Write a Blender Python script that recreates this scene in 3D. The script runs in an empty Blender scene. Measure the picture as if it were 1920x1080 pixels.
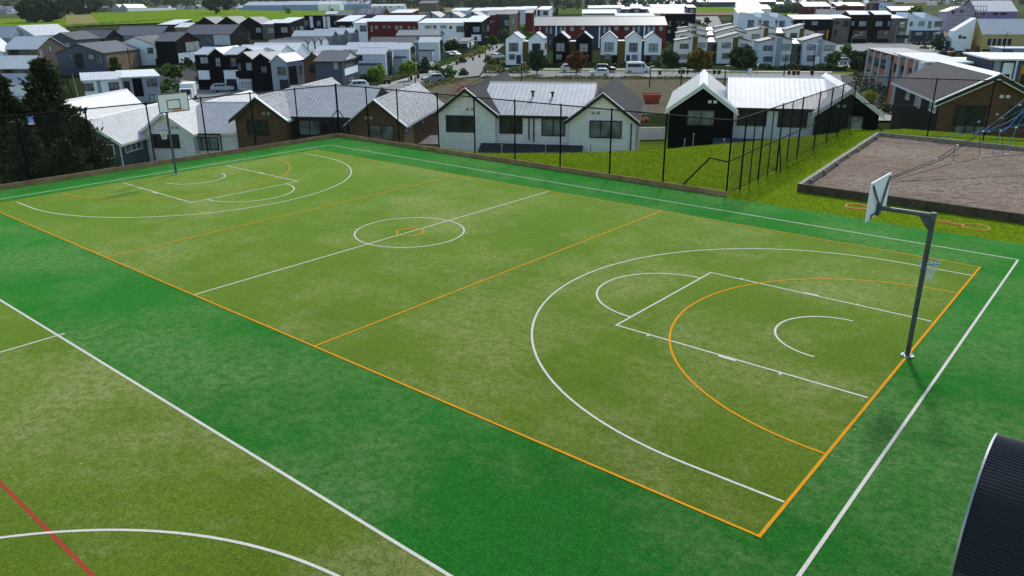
import bpy, math, random
from mathutils import Vector, Matrix
random.seed(11)
R_ = math.radians
PI = math.pi
sc = bpy.context.scene
COL = sc.collection

# ------------------------------------------------------------------ camera (fitted to the court lines)
F = 1444.83; PITCH = 0.350603; ROLL = -0.005576; CH = 7.0
CX, CY = 33.5930, -9.0690; YAW = 2.267506
fw = Vector((0, math.cos(PITCH), -math.sin(PITCH)))
rt = Vector((1, 0, 0)); up = rt.cross(fw)
r2 = math.cos(ROLL)*rt + math.sin(ROLL)*up
u2 = -math.sin(ROLL)*rt + math.cos(ROLL)*up
cam = bpy.data.cameras.new('camera'); camo = bpy.data.objects.new('camera', cam); COL.objects.link(camo)
camo.matrix_world = Matrix(((r2.x, u2.x, -fw.x, 0), (r2.y, u2.y, -fw.y, 0), (r2.z, u2.z, -fw.z, CH), (0, 0, 0, 1)))
cam.sensor_width = 36; cam.lens = F/1920*36; cam.clip_end = 9000; cam.clip_start = .1
sc.camera = camo

def ray(px, py): return fw + (px-960)/F*r2 - (py-540)/F*u2
def G(px, py, z=0.0):
    d = ray(px, py); t = (z-CH)/d.z
    return Vector((d.x*t, d.y*t, z))
def DZ(px, py, y):
    d = ray(px, py); t = y/d.y
    return Vector((d.x*t, y, CH+d.z*t))
Rx, Ry = math.sin(YAW), -math.cos(YAW)
Hx, Hy = math.cos(YAW), math.sin(YAW)
def K(x, y, z=0.0):          # court coordinates (length, width) -> world
    dx, dy = x-CX, y-CY
    return Vector((dx*Rx+dy*Ry, dx*Hx+dy*Hy, z))
COURT_ROT = math.atan2(Hx, Rx)
KM = Matrix.Translation(K(0, 0)) @ Matrix.Rotation(COURT_ROT, 4, 'Z')

# ------------------------------------------------------------------ terrain height
CREST = [K(-2.62, -60), K(-2.62, 18.9), K(7.76, 19.6), K(11.35, 22.56), K(14.38, 26.29), K(17.96, 33.54), K(19.98, 38.0), K(22.2, 41.5), K(35, 41.8), K(70, 42)]
CREST = [(p.x, p.y) for p in CREST]
def crest(s):
    if s <= CREST[0][0]: return CREST[0][1]
    for (a, b), (c, d) in zip(CREST, CREST[1:]):
        if s <= c: return b+(d-b)*(s-a)/(c-a)
    return CREST[-1][1]
def sm(t): t = max(0., min(1., t)); return t*t*(3-2*t)
def town_z(s, d):
    dip = .04*min(max(-s-20, 0), 100)
    z = -6.5 - dip*(1-sm((d-170)/150))
    if d > 600: z += (min(d, 1400)-600)*.014
    if d > 1400: z += (d-1400)*.030
    return z
def T(s, d):
    c = crest(s)
    if d <= c: return -.02
    ramp = 11.0 if s > -6 else 1.2 + 9.8*sm((s+11)/5)
    z1 = -4.7
    zt = town_z(s, d)
    zz = z1 + (zt-z1)*sm((d-c-ramp)/55)
    return -.02 + (zz+.02)*sm((d-c)/ramp)
def ground(px, py):                   # where the ray through a pixel meets the town's ground
    r = ray(px, py); q = r.z/r.y; k = r.x/r.y; d0 = 8.; d = 8.
    while d < 3100:
        d1 = d*1.02
        if CH+q*d1 <= T(k*d1, d1):
            lo, hi = d, d1
            for i in range(24):
                m = (lo+hi)/2
                if CH+q*m <= T(k*m, m): hi = m
                else: lo = m
            d = hi; break
        d = d1
    return Vector((k*d, d, T(k*d, d)))

# ------------------------------------------------------------------ materials
MATS = {}
def nodes(name):
    m = bpy.data.materials.new(name); m.use_nodes = True
    nt = m.node_tree; b = nt.nodes['Principled BSDF']
    return m, nt, b
def N(nt, t, **kw):
    n = nt.nodes.new(t)
    for k, v in kw.items(): setattr(n, k, v)
    return n
def L(nt, a, b): nt.links.new(a, b)
def mix(nt, fac, a, b, mode='MIX'):
    n = N(nt, 'ShaderNodeMix', data_type='RGBA', blend_type=mode)
    for sock, v in ((n.inputs[0], fac), (n.inputs[6], a), (n.inputs[7], b)):
        if hasattr(v, 'links') or hasattr(v, 'is_linked'): L(nt, v, sock)
        elif isinstance(v, (int, float)): sock.default_value = v
        else: sock.default_value = (*v, 1)
    return n.outputs[2]
def noise(nt, scale, detail=3, rough=.55, coord='Object', stretch=None):
    tc = N(nt, 'ShaderNodeTexCoord'); o = tc.outputs[coord]
    if stretch:
        mp = N(nt, 'ShaderNodeMapping'); mp.inputs['Scale'].default_value = stretch; L(nt, o, mp.inputs[0]); o = mp.outputs[0]
    n = N(nt, 'ShaderNodeTexNoise'); n.inputs['Scale'].default_value = scale; n.inputs['Detail'].default_value = detail
    n.inputs['Roughness'].default_value = rough; L(nt, o, n.inputs['Vector'])
    return n.outputs['Fac']
def ramp(nt, fac, lo, hi, a=0., b=1.):
    n = N(nt, 'ShaderNodeMapRange'); n.inputs[1].default_value = lo; n.inputs[2].default_value = hi
    n.inputs[3].default_value = a; n.inputs[4].default_value = b; L(nt, fac, n.inputs[0]); return n.outputs[0]
def bump(nt, b, h, strength=.3, dist=.02):
    n = N(nt, 'ShaderNodeBump'); n.inputs['Strength'].default_value = strength; n.inputs['Distance'].default_value = dist
    L(nt, h, n.inputs['Height']); L(nt, n.outputs[0], b.inputs['Normal'])
def lines(nt, axis, pitch, coord='Object'):       # 0..1 saw along an object axis
    tc = N(nt, 'ShaderNodeTexCoord'); sp = N(nt, 'ShaderNodeSeparateXYZ'); L(nt, tc.outputs[coord], sp.inputs[0])
    m = N(nt, 'ShaderNodeMath', operation='DIVIDE'); L(nt, sp.outputs[axis], m.inputs[0]); m.inputs[1].default_value = pitch
    f = N(nt, 'ShaderNodeMath', operation='FRACT'); L(nt, m.outputs[0], f.inputs[0]); return f.outputs[0]

def lines2(nt, pitch):                             # saw along x+y, so that it also works on side walls
    tc = N(nt, 'ShaderNodeTexCoord'); sp = N(nt, 'ShaderNodeSeparateXYZ'); L(nt, tc.outputs['Object'], sp.inputs[0])
    ad = N(nt, 'ShaderNodeMath', operation='ADD'); L(nt, sp.outputs[0], ad.inputs[0]); L(nt, sp.outputs[1], ad.inputs[1])
    m = N(nt, 'ShaderNodeMath', operation='DIVIDE'); L(nt, ad.outputs[0], m.inputs[0]); m.inputs[1].default_value = pitch
    f = N(nt, 'ShaderNodeMath', operation='FRACT'); L(nt, m.outputs[0], f.inputs[0]); return f.outputs[0]
def paint(name, c, rough=.6, var=.18, scale=1.5, metal=0., spec=.2, bmp=0.):
    if name in MATS: return MATS[name]
    m, nt, b = nodes(name)
    n = noise(nt, scale, 5)
    f = ramp(nt, n, .3, .7)
    L(nt, mix(nt, f, [x*(1-var) for x in c], [min(1, x*(1+var)) for x in c]), b.inputs['Base Color'])
    b.inputs['Roughness'].default_value = rough; b.inputs['Metallic'].default_value = metal
    b.inputs['Specular IOR Level'].default_value = spec
    if bmp: bump(nt, b, noise(nt, 40, 3), bmp, .01)
    MATS[name] = m; return m
def boards(name, c, pitch=.19, axis=2, rough=.6, gap=.55, var=.10, width=.2):     # lapped or battened cladding
    if name in MATS: return MATS[name]
    m, nt, b = nodes(name)
    s = lines(nt, axis, pitch) if axis == 2 else lines2(nt, pitch)
    g = ramp(nt, s, 0, width, 0, 1)
    n = ramp(nt, noise(nt, 2.0, 5), .3, .7)
    base = mix(nt, n, [x*(1-var) for x in c], [min(1, x*(1+var)) for x in c])
    L(nt, mix(nt, g, [x*gap for x in c], base), b.inputs['Base Color'])
    b.inputs['Roughness'].default_value = rough; b.inputs['Specular IOR Level'].default_value = .03
    bump(nt, b, s, .5, .02)
    MATS[name] = m; return m
def bricks(name, c1, c2, mortar, scale=1.0):
    if name in MATS: return MATS[name]
    m, nt, b = nodes(name)
    tc = N(nt, 'ShaderNodeTexCoord'); sp = N(nt, 'ShaderNodeSeparateXYZ'); L(nt, tc.outputs['Object'], sp.inputs[0])
    ad = N(nt, 'ShaderNodeMath', operation='ADD'); L(nt, sp.outputs[0], ad.inputs[0]); L(nt, sp.outputs[1], ad.inputs[1])
    cb = N(nt, 'ShaderNodeCombineXYZ'); L(nt, ad.outputs[0], cb.inputs[0]); L(nt, sp.outputs[2], cb.inputs[1])
    t = N(nt, 'ShaderNodeTexBrick'); L(nt, cb.outputs[0], t.inputs['Vector'])
    t.inputs['Color1'].default_value = (*c1, 1); t.inputs['Color2'].default_value = (*c2, 1); t.inputs['Mortar'].default_value = (*mortar, 1)
    t.inputs['Scale'].default_value = scale; t.inputs['Brick Width'].default_value = .46; t.inputs['Row Height'].default_value = .17; t.inputs['Mortar Size'].default_value = .012
    L(nt, t.outputs['Color'], b.inputs['Base Color']); b.inputs['Roughness'].default_value = .9; b.inputs['Specular IOR Level'].default_value = .02
    MATS[name] = m; return m
def roofing(name, c, rough=.45, pitch=.42, axis=None, metal=0., depth=.5, spec=.12):
    if name in MATS: return MATS[name]
    m, nt, b = nodes(name)
    n = ramp(nt, noise(nt, 1.2, 6, .65), .3, .7)
    base = mix(nt, n, [x*.86 for x in c], [min(1, x*1.12) for x in c])
    if axis is not None:
        s = lines(nt, axis, pitch); g = ramp(nt, s, 0, .22)
        base = mix(nt, g, [x*.6 for x in c], base); bump(nt, b, s, depth, .03)
    L(nt, base, b.inputs['Base Color']); b.inputs['Roughness'].default_value = rough; b.inputs['Metallic'].default_value = metal
    b.inputs['Specular IOR Level'].default_value = spec
    MATS[name] = m; return m
def tiles(name, c, rough=.5):                      # small shingle tiles with rows down the slope
    if name in MATS: return MATS[name]
    m, nt, b = nodes(name)
    tc = N(nt, 'ShaderNodeTexCoord'); sp = N(nt, 'ShaderNodeSeparateXYZ'); L(nt, tc.outputs['Object'], sp.inputs[0])
    cb = N(nt, 'ShaderNodeCombineXYZ'); L(nt, sp.outputs[1], cb.inputs[0])
    ml = N(nt, 'ShaderNodeMath', operation='MULTIPLY'); L(nt, sp.outputs[0], ml.inputs[0]); ml.inputs[1].default_value = 1.2
    L(nt, ml.outputs[0], cb.inputs[1])
    t = N(nt, 'ShaderNodeTexBrick'); L(nt, cb.outputs[0], t.inputs['Vector'])
    t.inputs['Color1'].default_value = (*[x*.75 for x in c], 1); t.inputs['Color2'].default_value = (*[min(1, x*1.3) for x in c], 1)
    t.inputs['Mortar'].default_value = (*[x*.4 for x in c], 1)
    t.inputs['Scale'].default_value = 1.; t.inputs['Brick Width'].default_value = .17; t.inputs['Row Height'].default_value = .20; t.inputs['Mortar Size'].default_value = .018
    L(nt, t.outputs['Color'], b.inputs['Base Color']); b.inputs['Roughness'].default_value = .8; b.inputs['Specular IOR Level'].default_value = .04
    bump(nt, b, t.outputs['Fac'], -.5, .02)
    MATS[name] = m; return m
def leaf(name, cols, rough=.7, trans=.25):
    if name in MATS: return MATS[name]
    m, nt, b = nodes(name)
    g = N(nt, 'ShaderNodeNewGeometry'); r = N(nt, 'ShaderNodeValToRGB')
    el = r.color_ramp.elements
    while len(el) < len(cols): el.new(.5)
    for i, c in enumerate(cols): el[i].position = i/(len(cols)-1); el[i].color = (*c, 1)
    L(nt, g.outputs['Random Per Island'], r.inputs[0]); L(nt, r.outputs[0], b.inputs['Base Color'])
    b.inputs['Roughness'].default_value = rough; b.inputs['Specular IOR Level'].default_value = .25
    tr = N(nt, 'ShaderNodeBsdfTranslucent'); L(nt, r.outputs[0], tr.inputs[0])
    mx = N(nt, 'ShaderNodeMixShader'); mx.inputs[0].default_value = trans
    L(nt, b.outputs[0], mx.inputs[1]); L(nt, tr.outputs[0], mx.inputs[2])
    L(nt, mx.outputs[0], nt.nodes['Material Output'].inputs[0])
    MATS[name] = m; return m

def turf(name, a, b_, c, worn, wscale, wlo, whi, tint):
    m, nt, b = nodes(name)
    big = noise(nt, .23, 4, .6); mid = noise(nt, 1.0, 6, .7); sm_ = noise(nt, 5, 5, .72); fine = noise(nt, 13, 5, .8); grain = noise(nt, 42, 4, .8); g2 = noise(nt, 90, 2, .7)
    col = mix(nt, ramp(nt, big, .40, .60), a, b_)
    col = mix(nt, ramp(nt, mid, .40, .62, 0, .85), col, c)
    w = noise(nt, wscale, 7, .74)
    wm = N(nt, 'ShaderNodeMath', operation='MULTIPLY'); L(nt, ramp(nt, w, wlo, whi), wm.inputs[0]); L(nt, ramp(nt, sm_, .34, .58, .35, 1), wm.inputs[1])
    col = mix(nt, wm.outputs[0], col, worn)
    col = mix(nt, ramp(nt, sm_, .38, .54, .42, 0), col, [x*.5 for x in a])
    col = mix(nt, ramp(nt, fine, .38, .56, .55, 0), col, [x*.42 for x in a])
    col = mix(nt, ramp(nt, fine, .52, .68, 0, .45), col, [x*1.55+k*.015 for x, k in zip(b_, (1, 1, .2))])
    col = mix(nt, ramp(nt, grain, .38, .52, .7, 0), col, [x*.33 for x in a])
    col = mix(nt, ramp(nt, grain, .52, .66, .0, .55), col, [x*1.7+k*.03 for x, k in zip(b_, (1, 1, .2))])
    col = mix(nt, ramp(nt, g2, .52, .66, .0, .4), col, [x*1.8+k*.04 for x, k in zip(b_, (1, 1, .2))])
    tc = N(nt, 'ShaderNodeTexCoord')
    for sc_, lo, hi, cc in ((1.1, .014, .022, (.40, .44, .26)), (2.3, .012, .02, (.24, .26, .10)), (.55, .012, .02, (.03, .025, .012))):
        vo = N(nt, 'ShaderNodeTexVoronoi'); vo.inputs['Scale'].default_value = sc_; L(nt, tc.outputs['Object'], vo.inputs['Vector'])
        col = mix(nt, ramp(nt, vo.outputs['Distance'], lo, hi, .85, 0), col, cc)
    L(nt, col, b.inputs['Base Color']); b.inputs['Roughness'].default_value = .95
    b.inputs['Specular IOR Level'].default_value = .02
    b.inputs['Sheen Weight'].default_value = .48; b.inputs['Sheen Roughness'].default_value = .45; b.inputs['Sheen Tint'].default_value = (*tint, 1)
    bump(nt, b, grain, .5, .02)
    MATS[name] = m; return m

M = {}
M['turf_olive'] = turf('turf_olive', (.041, .077, .004), (.096, .134, .015), (.070, .118, .007), (.265, .240, .118), .15, .46, .62, (.46, .80, .12))
M['turf_green'] = turf('turf_green', (.003, .064, .006), (.011, .120, .017), (.006, .100, .011), (.140, .185, .072), .17, .44, .61, (.12, .66, .08))
def line_paint(name, c):
    m, nt, b = nodes(name)
    n = noise(nt, 50, 4, .75); n2 = noise(nt, 2.3, 5, .7)
    col = mix(nt, ramp(nt, n, .34, .62), [x*.62 for x in c], c)
    col = mix(nt, ramp(nt, n2, .45, .75, 0, .45), col, [x*.6+.03 for x in c])
    L(nt, col, b.inputs['Base Color']); b.inputs['Roughness'].default_value = .95; b.inputs['Specular IOR Level'].default_value = .05
    return m
M['white_line'] = line_paint('white_line', (.65, .63, .54))
M['yellow_line'] = line_paint('yellow_line', (.70, .31, .012))
M['red_line'] = line_paint('red_line', (.36, .06, .028))

# wall and roof paints
M['white_board'] = boards('white_board', (.70, .76, .83), .2)
M['pale_board'] = boards('pale_board', (.84, .81, .88), .2)
M['black_board'] = boards('black_board', (.010, .010, .012), .24, 0, gap=.5)
M['dark_board'] = boards('dark_board', (.026, .026, .03), .2)
M['slate_board'] = boards('slate_board', (.075, .095, .125), .22)
M['brown_board'] = bricks('brown_board', (.105, .062, .040), (.14, .085, .056), (.085, .06, .048))
M['white_wall'] = paint('white_wall', (.78, .83, .88), .7, .05, .6)
M['blue_white_wall'] = paint('blue_white_wall', (.60, .70, .82), .7, .05, .6)
M['cream_wall'] = paint('cream_wall', (.72, .72, .70), .75, .06, .6)
M['grey_wall'] = paint('grey_wall', (.27, .31, .37), .7, .07, .6)
M['pale_grey_wall'] = paint('pale_grey_wall', (.53, .59, .67), .7, .06, .6)
M['slate_wall'] = boards('slate_wall', (.085, .105, .14), .3)
M['black_wall'] = boards('black_wall', (.010, .010, .013), .35, 0, gap=.6)
M['navy_wall'] = paint('navy_wall', (.03, .045, .085), .7, .1, .8)
M['green_black_wall'] = paint('green_black_wall', (.028, .042, .04), .7, .1, .8)
M['olive_wall'] = paint('olive_wall', (.135, .095, .03), .7, .12, .8)
M['moss_wall'] = paint('moss_wall', (.09, .10, .035), .7, .12, .8)
M['brown_wall'] = bricks('brown_wall', (.10, .06, .04), (.14, .09, .06), (.09, .07, .055))
M['tan_wall'] = bricks('tan_wall', (.22, .16, .10), (.28, .20, .13), (.20, .16, .12))
M['taupe_wall'] = bricks('taupe_wall', (.12, .10, .085), (.15, .125, .105), (.11, .10, .09))
M['red_wall'] = bricks('red_wall', (.105, .018, .018), (.14, .028, .025), (.09, .04, .035))
M['yellow_wall'] = bricks('yellow_wall', (.42, .34, .13), (.47, .38, .15), (.36, .30, .15))
M['purple_wall'] = paint('purple_wall', (.20, .155, .36), .6, .12, .5)
M['orange_wall'] = paint('orange_wall', (.34, .12, .06), .7, .12, .5)
M['amber_wall'] = paint('amber_wall', (.45, .22, .03), .7, .12, .5)
M['salmon_wall'] = paint('salmon_wall', (.20, .095, .075), .7, .12, .5)
M['blue_wall'] = paint('blue_wall', (.03, .11, .27), .6, .1, .5)
M['light_blue_wall'] = paint('light_blue_wall', (.20, .32, .48), .6, .1, .5)
M['lime_wall'] = paint('lime_wall', (.22, .42, .01), .7, .06, .5)
M['white_roof'] = roofing('white_roof', (.66, .66, .66), .38, .5, 0)
M['white_roof_y'] = roofing('white_roof_y', (.60, .60, .60), .45, .33, 1)
M['light_roof'] = roofing('light_roof', (.40, .43, .47), .42, .5, 0)
M['light_roof_y'] = roofing('light_roof_y', (.42, .44, .47), .42, .5, 1)
M['mid_roof'] = roofing('mid_roof', (.15, .155, .17), .5, .45, 0)
M['grey_roof'] = roofing('grey_roof', (.085, .085, .095), .5, .4, 0)
M['grey_roof_y'] = roofing('grey_roof_y', (.085, .085, .095), .5, .4, 1)
M['pale_roof'] = roofing('pale_roof', (.23, .235, .235), .5, .4, 0)
M['dark_roof'] = roofing('dark_roof', (.04, .042, .048), .5, .4, 0)
M['sheet_roof'] = roofing('sheet_roof', (.56, .56, .555), .5, .36, 0)
M['sheet_light'] = roofing('sheet_light', (.44, .45, .465), .5, .3, 0)
M['silver_roof'] = roofing('silver_roof', (.30, .33, .37), .42)
M['tile_grey'] = tiles('tile_grey', (.050, .052, .057), .48)
M['tile_light'] = tiles('tile_light', (.50, .505, .51), .45)
M['tile_brown'] = tiles('tile_brown', (.085, .078, .080), .5)
M['white_trim'] = paint('white_trim', (.70, .71, .72), .45, .04)
M['dark_trim'] = paint('dark_trim', (.022, .024, .028), .45, .1)
M['frame_dark'] = paint('frame_dark', (.02, .025, .028), .4, .1)
M['frame_light'] = paint('frame_light', (.6, .62, .64), .4, .05)
def glass(name, c, rough=.06, var=.5):
    m, nt, b = nodes(name)
    n = ramp(nt, noise(nt, .9, 2), .35, .65)
    L(nt, mix(nt, n, [x*(1-var) for x in c], [min(1, x*(1+var)) for x in c]), b.inputs['Base Color'])
    b.inputs['Roughness'].default_value = rough; b.inputs['Specular IOR Level'].default_value = .2; return m
M['glass'] = glass('window_glass', (.030, .034, .037))
M['glass_sky_curtain'] = glass('sky_pale_curtained_glass', (.30, .34, .36), .12, .3)  # pale tone paints sky reflection into far panes; also light curtains
M['glass_mid'] = glass('grey_glass', (.15, .165, .175), .1, .5)
M['garage'] = boards('garage_door', (.035, .04, .05), .45)
M['garage_light'] = boards('pale_garage_door', (.40, .43, .46), .45)
M['steel'] = paint('galvanised_steel', (.075, .088, .105), .4, .3, 6, .25, .4)
M['steel_light'] = paint('light_galvanised_steel', (.28, .31, .34), .45, .2, 6, .4)
M['black_metal'] = paint('black_metal', (.006, .006, .007), .65, .2, 4, spec=.1)
M['timber'] = boards('weathered_timber', (.30, .20, .115), .11, 2, .85, .6, .3)
M['timber_grey'] = paint('grey_timber', (.24, .215, .17), .85, .3, 5, bmp=.4)
M['timber_dark'] = paint('dark_timber', (.075, .058, .040), .9, .35, 4, bmp=.4)
M['bark'] = paint('tree_bark', (.06, .045, .033), .9, .3, 6)

# ------------------------------------------------------------------ mesh builder
class MB:
    def __init__(s): s.v = []; s.f = []; s.mi = []
    def q(s, pts, mi=0):
        n = len(s.v); s.v += [tuple(p) for p in pts]; s.f.append(tuple(range(n, n+len(pts)))); s.mi.append(mi)
    def box(s, x0, x1, y0, y1, z0, z1, mi=0, M4=None):
        n = len(s.v)
        vs = [(x, y, z) for z in (z0, z1) for y in (y0, y1) for x in (x0, x1)]
        if M4: vs = [tuple(M4 @ Vector(v)) for v in vs]
        s.v += vs
        for f in ((0, 2, 3, 1), (4, 5, 7, 6), (0, 1, 5, 4), (2, 6, 7, 3), (0, 4, 6, 2), (1, 3, 7, 5)):
            s.f.append(tuple(n+i for i in f)); s.mi.append(mi)
    def prism(s, poly, fn, w0, w1, mi=0, cap=0):   # poly (a,b) extruded from w0 to w1; fn(a,b,w) -> xyz
        n = len(s.v); k = len(poly)
        s.v += [tuple(fn(a, b, w0)) for a, b in poly] + [tuple(fn(a, b, w1)) for a, b in poly]
        for i in range(k):
            j = (i+1) % k; s.f.append((n+i, n+j, n+k+j, n+k+i)); s.mi.append(mi if not isinstance(mi, (list, tuple)) else mi[i])
        s.f.append(tuple(n+i for i in reversed(range(k)))); s.mi.append(cap)
        s.f.append(tuple(n+k+i for i in range(k))); s.mi.append(cap)
    def tube(s, pts, r, n=8, mi=0, caps=True):
        pts = [Vector(p) for p in pts]; rs = r if isinstance(r, (list, tuple)) else [r]*len(pts)
        base = len(s.v)
        for i, p in enumerate(pts):
            t = (pts[min(i+1, len(pts)-1)]-pts[max(i-1, 0)]).normalized()
            a = t.cross(Vector((0, 0, 1)))
            if a.length < .05: a = t.cross(Vector((0, 1, 0)))
            a.normalize(); b = t.cross(a)
            for j in range(n):
                th = 2*PI*j/n; s.v.append(tuple(p + rs[i]*(math.cos(th)*a + math.sin(th)*b)))
        for i in range(len(pts)-1):
            for j in range(n):
                k = (j+1) % n
                s.f.append((base+i*n+j, base+i*n+k, base+(i+1)*n+k, base+(i+1)*n+j)); s.mi.append(mi)
        if caps:
            s.f.append(tuple(base+j for j in reversed(range(n)))); s.mi.append(mi)
            s.f.append(tuple(base+(len(pts)-1)*n+j for j in range(n))); s.mi.append(mi)
    def ring(s, c, R, r, nx=28, n=6, ax=None, mi=0):
        c = Vector(c); e1, e2 = ax or (Vector((1, 0, 0)), Vector((0, 1, 0))); e3 = e1.cross(e2); b = len(s.v)
        for i in range(nx):
            th = 2*PI*i/nx; d = math.cos(th)*e1 + math.sin(th)*e2
            for j in range(n):
                ph = 2*PI*j/n; s.v.append(tuple(c + d*(R+r*math.cos(ph)) + e3*r*math.sin(ph)))
        for i in range(nx):
            for j in range(n):
                i2 = (i+1) % nx; j2 = (j+1) % n
                s.f.append((b+i*n+j, b+i2*n+j, b+i2*n+j2, b+i*n+j2)); s.mi.append(mi)
    def build(s, name, mat, parent=None, smooth=False):
        me = bpy.data.meshes.new(name); me.from_pydata(s.v, [], s.f)
        mats = mat if isinstance(mat, (list, tuple)) else [mat]
        for m in mats: me.materials.append(m)
        if len(mats) > 1: me.polygons.foreach_set('material_index', s.mi)
        if smooth: me.polygons.foreach_set('use_smooth', [True]*len(me.polygons))
        me.update()
        o = bpy.data.objects.new(name, me); COL.objects.link(o)
        if parent: o.parent = parent
        return o
def tag(o, label=None, cat=None, group=None, kind=None):
    if label: o['label'] = label
    if cat: o['category'] = cat
    if group: o['group'] = group
    if kind: o['kind'] = kind
    return o
def empty(name, loc=(0, 0, 0), rz=0, label=None, cat=None, group=None):
    o = bpy.data.objects.new(name, None); COL.objects.link(o); o.location = loc; o.rotation_euler = (0, 0, rz)
    o.empty_display_size = .3
    return tag(o, label, cat, group)
def children(o): return [c for c in COL.objects if c.parent == o]
def copy_tree(o, kids):
    c = o.copy(); COL.objects.link(c)
    for k, sub in kids:
        d = k.copy(); COL.objects.link(d); d.parent = c
        for g in sub: e = g.copy(); COL.objects.link(e); e.parent = d
    return c
def tree_of(o): return [(k, children(k)) for k in children(o)]

# ------------------------------------------------------------------ light and sky
SUN = Vector((.28*.766, .96*.766, .643)).normalized()
sun = bpy.data.lights.new('sun', 'SUN'); sun.energy = 2.8; sun.angle = R_(5); sun.color = (1, .965, .91)
so = bpy.data.objects.new('sun', sun); COL.objects.link(so); so.rotation_euler = SUN.to_track_quat('Z', 'Y').to_euler()
so.location = (0, 0, 80)
w = bpy.data.worlds.new('World'); sc.world = w; w.use_nodes = True
sk = w.node_tree.nodes.new('ShaderNodeTexSky'); sk.sky_type = 'NISHITA'; sk.sun_disc = False
sk.sun_elevation = math.asin(SUN.z); sk.sun_rotation = math.atan2(SUN.x, SUN.y); sk.air_density = 1.5; sk.dust_density = .8
bg = w.node_tree.nodes['Background']; bg.inputs[1].default_value = .15
w.node_tree.links.new(sk.outputs[0], bg.inputs[0])
sc.view_settings.view_transform = 'Standard'; sc.view_settings.look = 'None'; sc.view_settings.exposure = .33
sc.view_settings.gamma = 1; sc.view_settings.use_curve_mapping = False

# ------------------------------------------------------------------ terrain sheet
def axis(lst):
    o = []
    for a, b, st in lst:
        n = max(1, round((b-a)/st)); o += [a+(b-a)*i/n for i in range(n)]
    return o+[lst[-1][1]]
def terrain():
    xs = axis([(-2600, -400, 110), (-400, -140, 20), (-140, -60, 5), (-60, 50, 1.25), (50, 140, 5), (140, 400, 20), (400, 2600, 110)])
    off = [-80, -40, -20, -8, -3, 0, .3, .6, 1, 2, 3, 4.5, 6, 8, 10, 11.5, 14, 18, 24, 30, 38]
    far = axis([(95, 340, 6), (340, 700, 24), (700, 1400, 100), (1400, 3200, 180)])
    mb = MB(); rows = []
    for k in range(len(off)+len(far)):
        row = []
        for s in xs:
            d = crest(max(min(s, 70), -60))+off[k] if k < len(off) else far[k-len(off)]
            if k < len(off) and d > 90: d = 90
            row.append(len(mb.v)); mb.v.append((s, d, T(s, d) + (0 if d < 400 else 1.2*math.sin(s*.013+d*.007))))
        rows.append(row)
    for a, b in zip(rows, rows[1:]):
        for i in range(len(xs)-1): mb.f.append((a[i], a[i+1], b[i+1], b[i])); mb.mi.append(0)
    m, nt, b = nodes('ground')
    n1 = noise(nt, .35, 6, .65); n2 = noise(nt, 9, 4, .7); n3 = noise(nt, .02, 4, .6)
    c = mix(nt, ramp(nt, n1, .35, .65), (.145, .225, .010), (.19, .27, .014))
    far_c = mix(nt, ramp(nt, n3, .42, .58), (.10, .13, .05), (.075, .07, .05))
    tc = N(nt, 'ShaderNodeTexCoord'); sp = N(nt, 'ShaderNodeSeparateXYZ'); L(nt, tc.outputs['Object'], sp.inputs[0])
    c = mix(nt, ramp(nt, sp.outputs[1], 62, 80), c, mix(nt, ramp(nt, n1, .4, .6), (.018, .019, .016), (.028, .036, .014)))  # darker town ground: shade and planting between houses put into the colour
    c = mix(nt, ramp(nt, sp.outputs[1], 500, 900), c, far_c)
    c = mix(nt, ramp(nt, n2, .4, .7, 0, .45), c, (.045, .08, .006))
    L(nt, c, b.inputs['Base Color']); b.inputs['Roughness'].default_value = .95; b.inputs['Specular IOR Level'].default_value = 0
    bump(nt, b, n2, .8, .08)
    return tag(mb.build('ground', m, smooth=True), kind='structure')
terrain()
def drape(name, px_poly, mat, lift=.08, step=3.0, kind='structure', world=None):   # sheet over the terrain, cut on a grid
    P = world or [ground(*p) for p in px_poly]; poly = [(p[0], p[1]) for p in P]
    import bmesh
    bm = bmesh.new(); bm.faces.new([bm.verts.new((x, y, 0)) for x, y in poly])
    x0, x1 = min(p[0] for p in poly), max(p[0] for p in poly); y0, y1 = min(p[1] for p in poly), max(p[1] for p in poly)
    for ax, a, b in ((0, x0, x1), (1, y0, y1)):
        n = int((b-a)/step)
        for i in range(1, n+1):
            co = [0, 0, 0]; co[ax] = a+(b-a)*i/(n+1); no = [0, 0, 0]; no[ax] = 1
            bmesh.ops.bisect_plane(bm, geom=bm.verts[:]+bm.edges[:]+bm.faces[:], plane_co=co, plane_no=no)
    for v in bm.verts: v.co.z = T(v.co.x, v.co.y)+lift+(0 if v.co.y < 400 else 1.2*math.sin(v.co.x*.013+v.co.y*.007))
    bmesh.ops.recalc_face_normals(bm, faces=bm.faces[:])
    if sum(f.normal.z for f in bm.faces) < 0: bmesh.ops.reverse_faces(bm, faces=bm.faces[:])
    me = bpy.data.meshes.new(name); bm.to_mesh(me); bm.free(); me.materials.append(mat)
    o = bpy.data.objects.new(name, me); COL.objects.link(o); return tag(o, kind=kind)
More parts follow.
